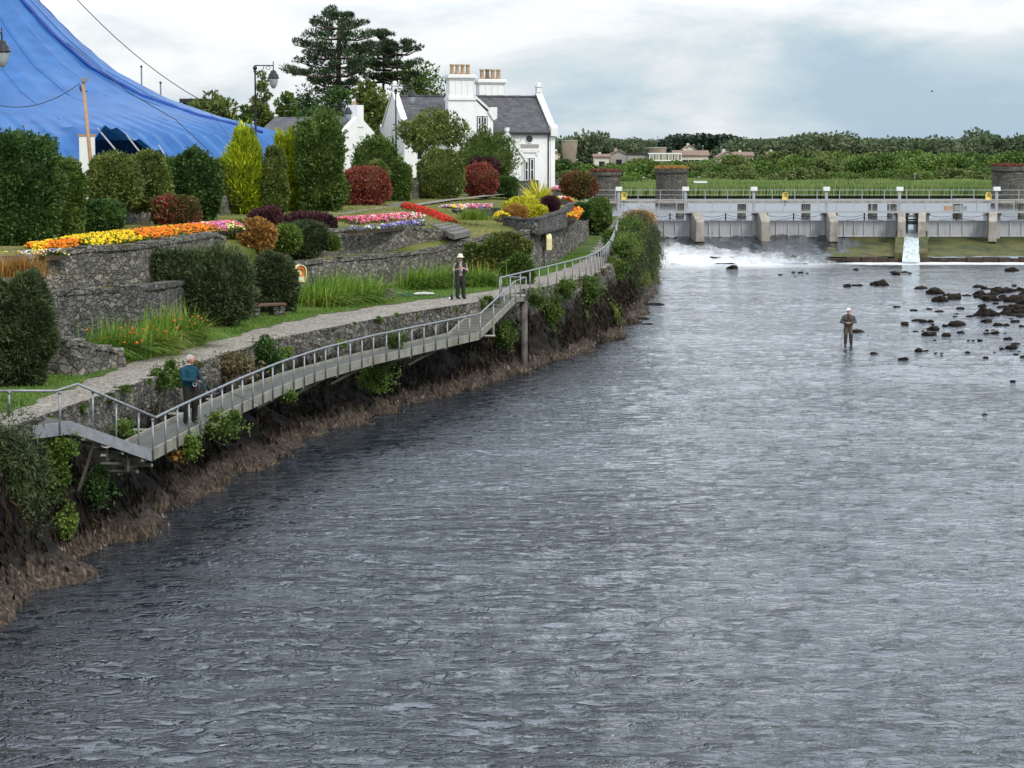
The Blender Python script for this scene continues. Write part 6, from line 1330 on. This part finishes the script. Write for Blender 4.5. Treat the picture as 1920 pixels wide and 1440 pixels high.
b=MB(); b.tube([(.066*math.cos(a),-.005+.062*math.sin(a),1.475-.012*math.sin(a)) for a in np.linspace(0,6.283,17)],.016,6,False); b.build('shirt_collar',M['shirt_white'],p1,False,True)
rot1=Matrix.Rotation(rz1,3,'Z'); hr=mp+rot1@(wrR+Vector((.09,-.07,-.02)))
t=thing('fishing_rod','thin dark fishing rod with a silver reel held by the man in the teal jumper','fishing rod',tuple(hr)); tip=AT(582,808,56.0); butt=hr-(tip-hr).normalized()*.22
MB().tube([butt,hr,hr.lerp(tip,.5)+Vector((0,0,.10)),tip],[.013,.010,.006,.003],6).build('rod',M['dark'],t,True); rl=hr+Vector((-.12,-.02,-.07)); 
MB().tube([rl+Vector((.045*math.cos(a),0,.045*math.sin(a))) for a in np.linspace(0,6.283,15)],.012,6,False).build('reel',M['paint_grey'],t,True); MB().tube([hr,AT(372,745,mp.y-.1),hr+Vector((.45,.2,-.3))],.003,4).build('line',M['paint_grey'],t,True)
# angler in the hat on the path
mp=G(863,560,3.1); rz2=R(12); f2=(.25,-1,-.25)
cap=[((-.07,.02,1.0),(-.09,.02,1.34),.115,.115,0),((.07,.02,1.0),(.09,.02,1.34),.115,.115,0),((0,-.03,1.0),(0,-.02,1.3),.115,.11,0),((-.16,.02,1.36),(0,.01,1.43),.07,.068,0),((.16,.02,1.36),(0,.01,1.43),.07,.068,0),((0,0,1.42),(0,-.01,1.52),.05,.05,1),((-.05,.02,.90),(.05,.02,.90),.125,.125,2)]
cap+=legs(.09,((-.10,-.02,.50),(.12,-.02,.50)),((-.11,.02,.09),(.14,.02,.09)),.90,2,3,(.11,.085,.07),(.05,-.15))
for s in (-1,1):
    sh=Vector((s*.20,.02,1.36)); el=Vector((s*.27,-.07,1.12)); wr=Vector((s*.06+.04,-.28,1.22)); cap+=[(sh,el,.06,.05,0),(el,wr,.05,.036,0),(wr,wr+Vector((-s*.015,-.01,.01)),.027,.027,1)]+hand_caps(wr,(-s*.55,-.5,.25),(0,-.4,.9),1,1.0,s)
cap+=head_caps((0,-.03,1.63),f2,1)
for s,x in ((-1,-.11),(1,.14)): cap.append(((x,.02,.20),(x,.02,.24),.082,.083,4))
p2=person('angler in a cream brimmed hat, black vest and dark waders standing on the gravel path',mp,rz2,cap,['khaki_shirt','skin','camo','boot','reflect'])
c=Vector((0,-.035,1.68)); h=MB().lathe(c,[(.165,-.035),(.175,-.03),(.105,.0),(.100,.055),(.08,.10),(.03,.112)],20); h.build('hat',M['hat_cream'],p2,False,True); face_parts(p2,(0,-.03,1.63),f2,True)
for s in (-1,1):
    b=MB()
    V=[];n=8
    poly=[(s*.045,1.46),(s*.13,1.48),(s*.215,1.38),(s*.235,1.05),(s*.20,.98),(s*.07,1.0),(s*.10,1.2)]
    b.prism([(x,z) for x,z in poly],'y',-.155,-.10); b.build('vest',M['vest_black'],p2,False,False,.012); MB().box((min(s*.10,s*.22),-.20,1.02),(max(s*.10,s*.22),-.153,1.16)).build('vest_pocket',M['vest_black'],p2,False,False,.015)
MB().prism([(-.20,1.0),(.20,1.0),(.22,1.38),(.12,1.47),(-.12,1.47),(-.22,1.38)],'y',.12,.17).build('vest_back',M['vest_black'],p2,False,False,.015); MB().tube([(-.07,-.03,1.46),(0,-.155,1.30),(.07,-.03,1.46)],.008,5).build('lanyard',M['trimwhite'],p2)
MB().box((-.01,-.165,1.10),(.07,-.145,1.20)).build('chest_tag',M['trimwhite'],p2)
t=thing('wading_staff','slim pale wading staff standing beside the angler in the hat','staff',tuple(G(850,561,3.1))); q=G(850,561,3.1); MB().tube([q,q+Vector((.03,.05,1.15))],.010,6).build('shaft',M['galv'],t,True); MB().tube([AT(858,505,q.y),AT(861,488,q.y-.2)],.006,5).build('cord',M['dark'],t,True)
# wading man
mp=G(1590,649,-.06); rz3=R(-8); f3=(-.5,-1,-.02)
cap=[((-.07,.02,1.0),(-.10,.02,1.34),.135,.13,0),((.07,.02,1.0),(.10,.02,1.34),.135,.13,0),((0,-.03,1.0),(0,-.02,1.3),.135,.12,0),((-.18,.02,1.355),(0,.01,1.43),.085,.078,0),((.18,.02,1.355),(0,.01,1.43),.085,.078,0),((0,0,1.42),(0,-.01,1.54),.056,.052,1),((-.05,.02,.92),(.05,.02,.92),.135,.135,2),((0,-.10,1.35),(0,-.06,1.45),.055,.055,4)]
cap+=[]
for s,k,a in ((-1,(-.11,-.02,.50),(-.12,.02,.05)),(1,(.12,-.03,.50),(.14,.02,.05))):
    cap+=[((s*.085,.02,.90),(k[0],k[1],.56),.115,.095,2),((k[0],k[1],.54),(a[0],a[1],.12),.095,.072,3),((a[0],a[1]+.02,.03),(a[0],a[1]-.13,.02),.05,.04,3)]
for s in (-1,1):
    sh=Vector((s*.225,.02,1.355)); el=Vector((s*.32,-.04,1.14)); wr=Vector((s*.14,-.27,1.10)); cap+=[(sh,el,.075,.066,0),(el,wr,.066,.05,0),(wr,wr+Vector((-s*.03,-.02,0)),.03,.028,1)]+hand_caps(wr+Vector((-s*.03,-.02,0)),(-s*.8,-.4,.05),(0,-.3,.9),1,.9,s)
cap+=head_caps((-.01,-.03,1.65),f3,1)
p3=person('man in grey fishing jacket, olive waders and white cap standing ankle deep in the river',mp,rz3,cap,['jacket','skin','wader_khaki','wader_low','maroon_cloth'])
c=Vector((-.01,-.03,1.67)); fq=Vector(f3).normalized(); b=MB().ball(c-fq*.008+Vector((0,0,.012)),(.108,.108,.098),16,10)
s_=fq.cross(Vector((0,0,1))); b.add([c+fq*.09+s_*.075+Vector((0,0,.01)),c+fq*.17+s_*.05-Vector((0,0,.008)),c+fq*.17-s_*.05-Vector((0,0,.008)),c+fq*.09-s_*.075+Vector((0,0,.01)),c+fq*.09+s_*.075+Vector((0,0,.022)),c+fq*.17+s_*.05+Vector((0,0,.0)),c+fq*.17-s_*.05+Vector((0,0,.0)),c+fq*.09-s_*.075+Vector((0,0,.022))],[(0,3,2,1),(4,5,6,7),(0,1,5,4),(1,2,6,5),(2,3,7,6),(3,0,4,7)])
hb=[o for o in [b]][0]
# keep the cap above the eyes
b.v=[v if (Vector(v)-c).z>-.0 or (Vector(v)-c).dot(fq)>.1 else (v[0],v[1],c.z-.0) for v in b.v]; b.build('cap',M['cap_white'],p3,False,True); face_parts(p3,(-.01,-.03,1.65),f3,True)
MB().tube([(-.16,-.06,.98),(0,-.15,.97),(.16,-.06,.98)],.018,6).build('belt',M['dark'],p3); MB().tube([(-.17,-.08,1.16),(-.1,-.165,1.22),(-.02,-.16,1.30)],.02,6).build('chest_strap',M['dark'],p3)
MB().box((-.19,-.19,1.22),(-.07,-.15,1.34)).build('jacket_pocket',M['jacket'],p3,False,False,.012); MB().box((.06,-.19,1.22),(.18,-.15,1.34)).build('jacket_pocket',M['jacket'],p3,False,False,.012)
t=thing('wading_stick','thin brown wading stick standing in the water beside the wading man','stick',tuple(G(1576,649,-.1))); q=G(1576,649,-.1); MB().tube([q,AT(1583,612,q.y)],[.012,.014],6).build('shaft',M['pole_wood'],t,True)
t=thing('fishing_rod','short dark fishing rod pointing away to the left of the wading man','fishing rod',tuple(AT(1590,610,97))); MB().tube([AT(1590,612,97.3),AT(1583,630,97.0),AT(1572,637,96.5)],[.012,.01,.005],6).build('rod',M['dark'],t,True)
# ---------------------------------------------------------------- rocks
RK="925,398,55 1060,427,60 1182,413,45 1258,432,55 1258,348,108 1230,290,130 1320,305,70 1380,327,110 1405,297,40 1470,308,60 1565,240,80 1610,252,60 1668,257,50 1845,229,40 1720,280,100 1780,272,120 1840,270,60 1570,300,90 1660,340,120 1560,318,70 1590,390,65 1765,395,70 1820,350,120 1880,345,110 1880,440,100 1780,450,90 1640,460,160 1500,470,70 1555,460,60 1630,510,80 1380,470,40 1420,413,60 1390,450,35 1090,502,70 1130,512,60 1185,512,60 1205,532,30 990,532,70 1305,545,45 1392,535,125 1715,538,80 1785,540,55 1850,510,80 1820,488,30 1905,548,40 1070,585,35 1130,582,25 1210,570,90 1180,612,115 1310,620,65 1423,597,55 1630,605,45 1695,601,70 1630,578,30 1678,573,25 1770,600,25 1790,646,65 1855,685,60 1825,716,100 1748,724,40 1575,657,40 1487,658,30 1520,660,30 1220,653,28 1345,660,15 1100,740,65 1155,738,40 1230,757,35 1275,776,20 1275,757,30 1480,753,40 1690,749,20 1620,793,45 1855,771,40 1905,786,40 1880,743,25 975,806,75 745,765,55 860,845,30 1110,866,30 1775,849,20 1833,974,40 1613,1239,40 620,592,85 697,619,15 715,808,12 895,126,50 985,125,50 1025,130,30 920,140,60 615,230,80 540,235,60 780,223,130 1115,252,90 1820,114,90 605,106,40 15,142,35 115,125,30 170,127,45 222,129,25 130,157,25 -360,95,80 -950,380,50 1715,255,60 1900,265,70 1905,300,60 1750,315,60 1690,300,70 1640,300,60 1610,330,70 1720,345,70 1770,330,80 1850,320,80 1900,370,90 1850,390,90 1800,420,90 1880,410,90 1840,460,90 1900,470,80 1735,400,50 1700,370,50 1690,460,80 1600,460,90 1925,330,120 1935,420,120 1960,370,140 1940,290,100"
rp=[]
for s in range(6):
    V=QL[0]*np.array([1,.8,.55]); V=V*(1+.55*fbm(V*1.9+s*11,3)[:,None]+.16*np.abs(fbm(V*5+s,2))[:,None]); me_o=fastmesh('river_rock',V,QL[1],M['rock'],None,False); rp.append(me_o)
first=[True]*6
LB=[(lambda u,v:u<1460,'dark wet rock breaking the water just below the falls','rocks below the falls'),(lambda u,v:u<1600 and v<560,'low dark rock in the broken water left of the rock bar','rocks left of the bar'),(lambda u,v:v>=700 ,'lone small dark rock in the open water near the right edge','lone rocks'),
 (lambda u,v:u<1625 and v>=560,'flat dark rock just beside the wading man','rocks by the wading man'),(lambda u,v:u>1790 and v<600,'brown boulder of the heaped rock bar at the right edge','boulders of the rock bar'),(lambda u,v:v<560,'dark boulder in the shallows left of the heaped rock bar','boulders left of the bar'),(lambda u,v:v>=640,'small rock just awash in the shallows in front of the rock bar','awash rocks in front'),(lambda u,v:True,'dark rock scattered in the bright shallows between the wading man and the bar','rocks in the bright shallows')]
for k,tok in enumerate(RK.split()):
    x,y,w=map(float,tok.split(',')); u,v=1460+x/4.174,480+y/4.174; g=G(u,v+1,0); i=k%6
    o=rp[i] if first[i] else rp[i].copy()
    if not first[i]: COL.objects.link(o)
    first[i]=False; r=w/4.174*PX(g.y)*.44; h=r*random.uniform(.55,.85)*(1.25 if w>90 else 1)*(.75 if w<40 else 1)
    o.location=(g.x,g.y+r*.2,h*.12); o.scale=(r*1.12,r*random.uniform(.9,1.3),h*1.25); o.rotation_euler=(0,0,random.uniform(0,.6)+(3.14 if random.random()<.5 else 0))
    for fn,lb,gr in LB:
        if fn(u,v): tag(o,lb,'rock',gr); break
for u,v,w in ((1228,572,34),(1205,598,26),(1215,608,20)):
    g=G(u,v,0); o=rp[1].copy(); COL.objects.link(o); r=w*PX(g.y)*.5; o.location=(g.x,g.y,-.02); o.scale=(r,r,r*.45); tag(o,'flat dark rock lying at the foot of the quay wall near the falls','rock','rocks at the wall foot')
# gull on the apron foot and bird in the sky
def bird(label,c,s,fly=False,rz=0):
    t=thing('gull' if not fly else 'bird',label,'bird',c,rz); b=MB().ball((0,0,.17*s),(.10*s,.22*s,.09*s),12,8); b.ball((0,-.20*s,.30*s),(.055*s,.065*s,.055*s),10,7); b.tube([(0,-.13*s,.20*s),(0,-.19*s,.28*s)],[.06*s,.045*s],8); b.tube([(0,-.25*s,.295*s),(0,-.32*s,.28*s)],[.02*s,.006*s],6)
    if not fly: b.tube([(.03*s,0,.1*s),(.03*s,0,-.03*s)],.01*s,5); b.tube([(-.03*s,0,.1*s),(-.03*s,0,-.03*s)],.01*s,5)
    b.build('body',M['trimwhite'] if not fly else M['dark'],t,False,True); b=MB()
    if fly:
        for k in (-1,1): b.add([(k*.05*s,-.1*s,.2*s),(k*.5*s,-.12*s,.38*s),(k*.9*s,.05*s,.25*s),(k*.45*s,.1*s,.34*s),(k*.05*s,.12*s,.2*s),(k*.05*s,-.1*s,.17*s),(k*.5*s,-.12*s,.35*s),(k*.9*s,.05*s,.23*s),(k*.45*s,.1*s,.31*s),(k*.05*s,.12*s,.17*s)],[(0,1,3,4),(1,2,3),(5,9,8,6),(6,8,7),(0,5,6,1),(1,6,7,2),(2,7,8,3),(3,8,9,4)])
    else:
        for k in (-1,1): b.ball((k*.085*s,.05*s,.19*s),(.03*s,.22*s,.07*s),8,6)
    b.build('wing',M['paint_grey'] if not fly else M['dark'],t,False,True); return t
bird('white gull with grey wings standing at the foot of the falls',tuple(G(1447,482,.25)),1.5,False,R(30))
bird('small dark bird flying in the sky at upper right',tuple(AT(1747,173,150)),.35,True,R(80))
# ---------------------------------------------------------------- sky, sun, camera
w=bpy.data.worlds.new("World"); sc.world=w; w.use_nodes=True; nt=w.node_tree; nt.nodes.clear(); L=nt.links
sky=nt.nodes.new('ShaderNodeTexSky'); sky.sky_type='NISHITA'; sky.sun_disc=False; SE,SA=R(42),R(140); sky.sun_elevation=SE; sky.sun_rotation=SA
tc=nt.nodes.new('ShaderNodeTexCoord'); V=tc.outputs['Generated']
def wmap(sc_,loc=(0,0,0)): m=nt.nodes.new('ShaderNodeMapping'); m.inputs['Scale'].default_value=sc_; m.inputs['Location'].default_value=loc; L.new(V,m.inputs[0]); return m.outputs[0]
sep=nt.nodes.new('ShaderNodeSeparateXYZ'); L.new(V,sep.inputs[0])
n1=noise(nt,wmap((7,7,22),(3.1,0,.55)),1.0,7,.56,.5); n2=noise(nt,wmap((20,20,60),(1,2,3)),1.0,6,.6,.3); n3=noise(nt,wmap((2.5,2.5,5),(5,1,1)),1.0,5,.5)
x_=sep.outputs[0]; z_=sep.outputs[2]
# more blue low on the right, white toward upper left
m_=math_(nt,'ADD',math_(nt,'MULTIPLY_ADD',n1,2.1,-.62),math_(nt,'MULTIPLY_ADD',n2,.5,-.25))
m_=math_(nt,'ADD',m_,math_(nt,'MULTIPLY',math_(nt,'MULTIPLY_ADD',z_,1.0,-.035),7.0))
m_=math_(nt,'SUBTRACT',m_,math_(nt,'MULTIPLY_ADD',x_,.75,-.08))
hi=ramp(nt,z_,[(.09,0),(.2,1)]); m_=mixc(nt,hi,m_,math_(nt,'MULTIPLY_ADD',n3,1.1,.05))
cl=ramp(nt,m_,[(.0,(3.6,4.9,6.0)),(.25,(4.7,5.8,6.6)),(.48,(6.2,6.8,7.3)),(.75,(8.2,8.4,8.6)),(1.0,(9.0,9.1,9.2))])
top=ramp(nt,z_,[(.06,(1,1,1)),(.12,(1.42,1.50,1.63)),(.45,(1.62,1.67,1.76)),(.8,(1.65,1.7,1.75))])
cl=mixc(nt,1,cl,top,'MULTIPLY'); skyc=mixc(nt,.88,sky.outputs[0],cl)
bg=nt.nodes.new('ShaderNodeBackground'); bg.inputs['Strength'].default_value=.122; L.new(skyc,bg.inputs[0]); wo=nt.nodes.new('ShaderNodeOutputWorld'); L.new(bg.outputs[0],wo.inputs[0])
sd=bpy.data.lights.new('sun','SUN'); sd.energy=2.3; sd.angle=R(12); sd.color=(1,.95,.87); so=bpy.data.objects.new('sun',sd); COL.objects.link(so)
so.rotation_euler=Vector((-math.sin(SA)*math.cos(SE),-math.cos(SA)*math.cos(SE),-math.sin(SE))).to_track_quat('-Z','Y').to_euler()
cam=bpy.data.cameras.new('camera'); co=bpy.data.objects.new('camera',cam); COL.objects.link(co); co.location=(0,0,CZ); co.rotation_euler=(R(90)-PITCH,0,0); cam.sensor_width=36; cam.lens=36*F/1920; cam.clip_end=8000; cam.clip_start=.5
sc.camera=co; vs=sc.view_settings; vs.view_transform='Standard'; vs.look='None'; vs.gamma=1; vs.use_curve_mapping=False; vs.exposure=0
bpy.context.view_layer.update()
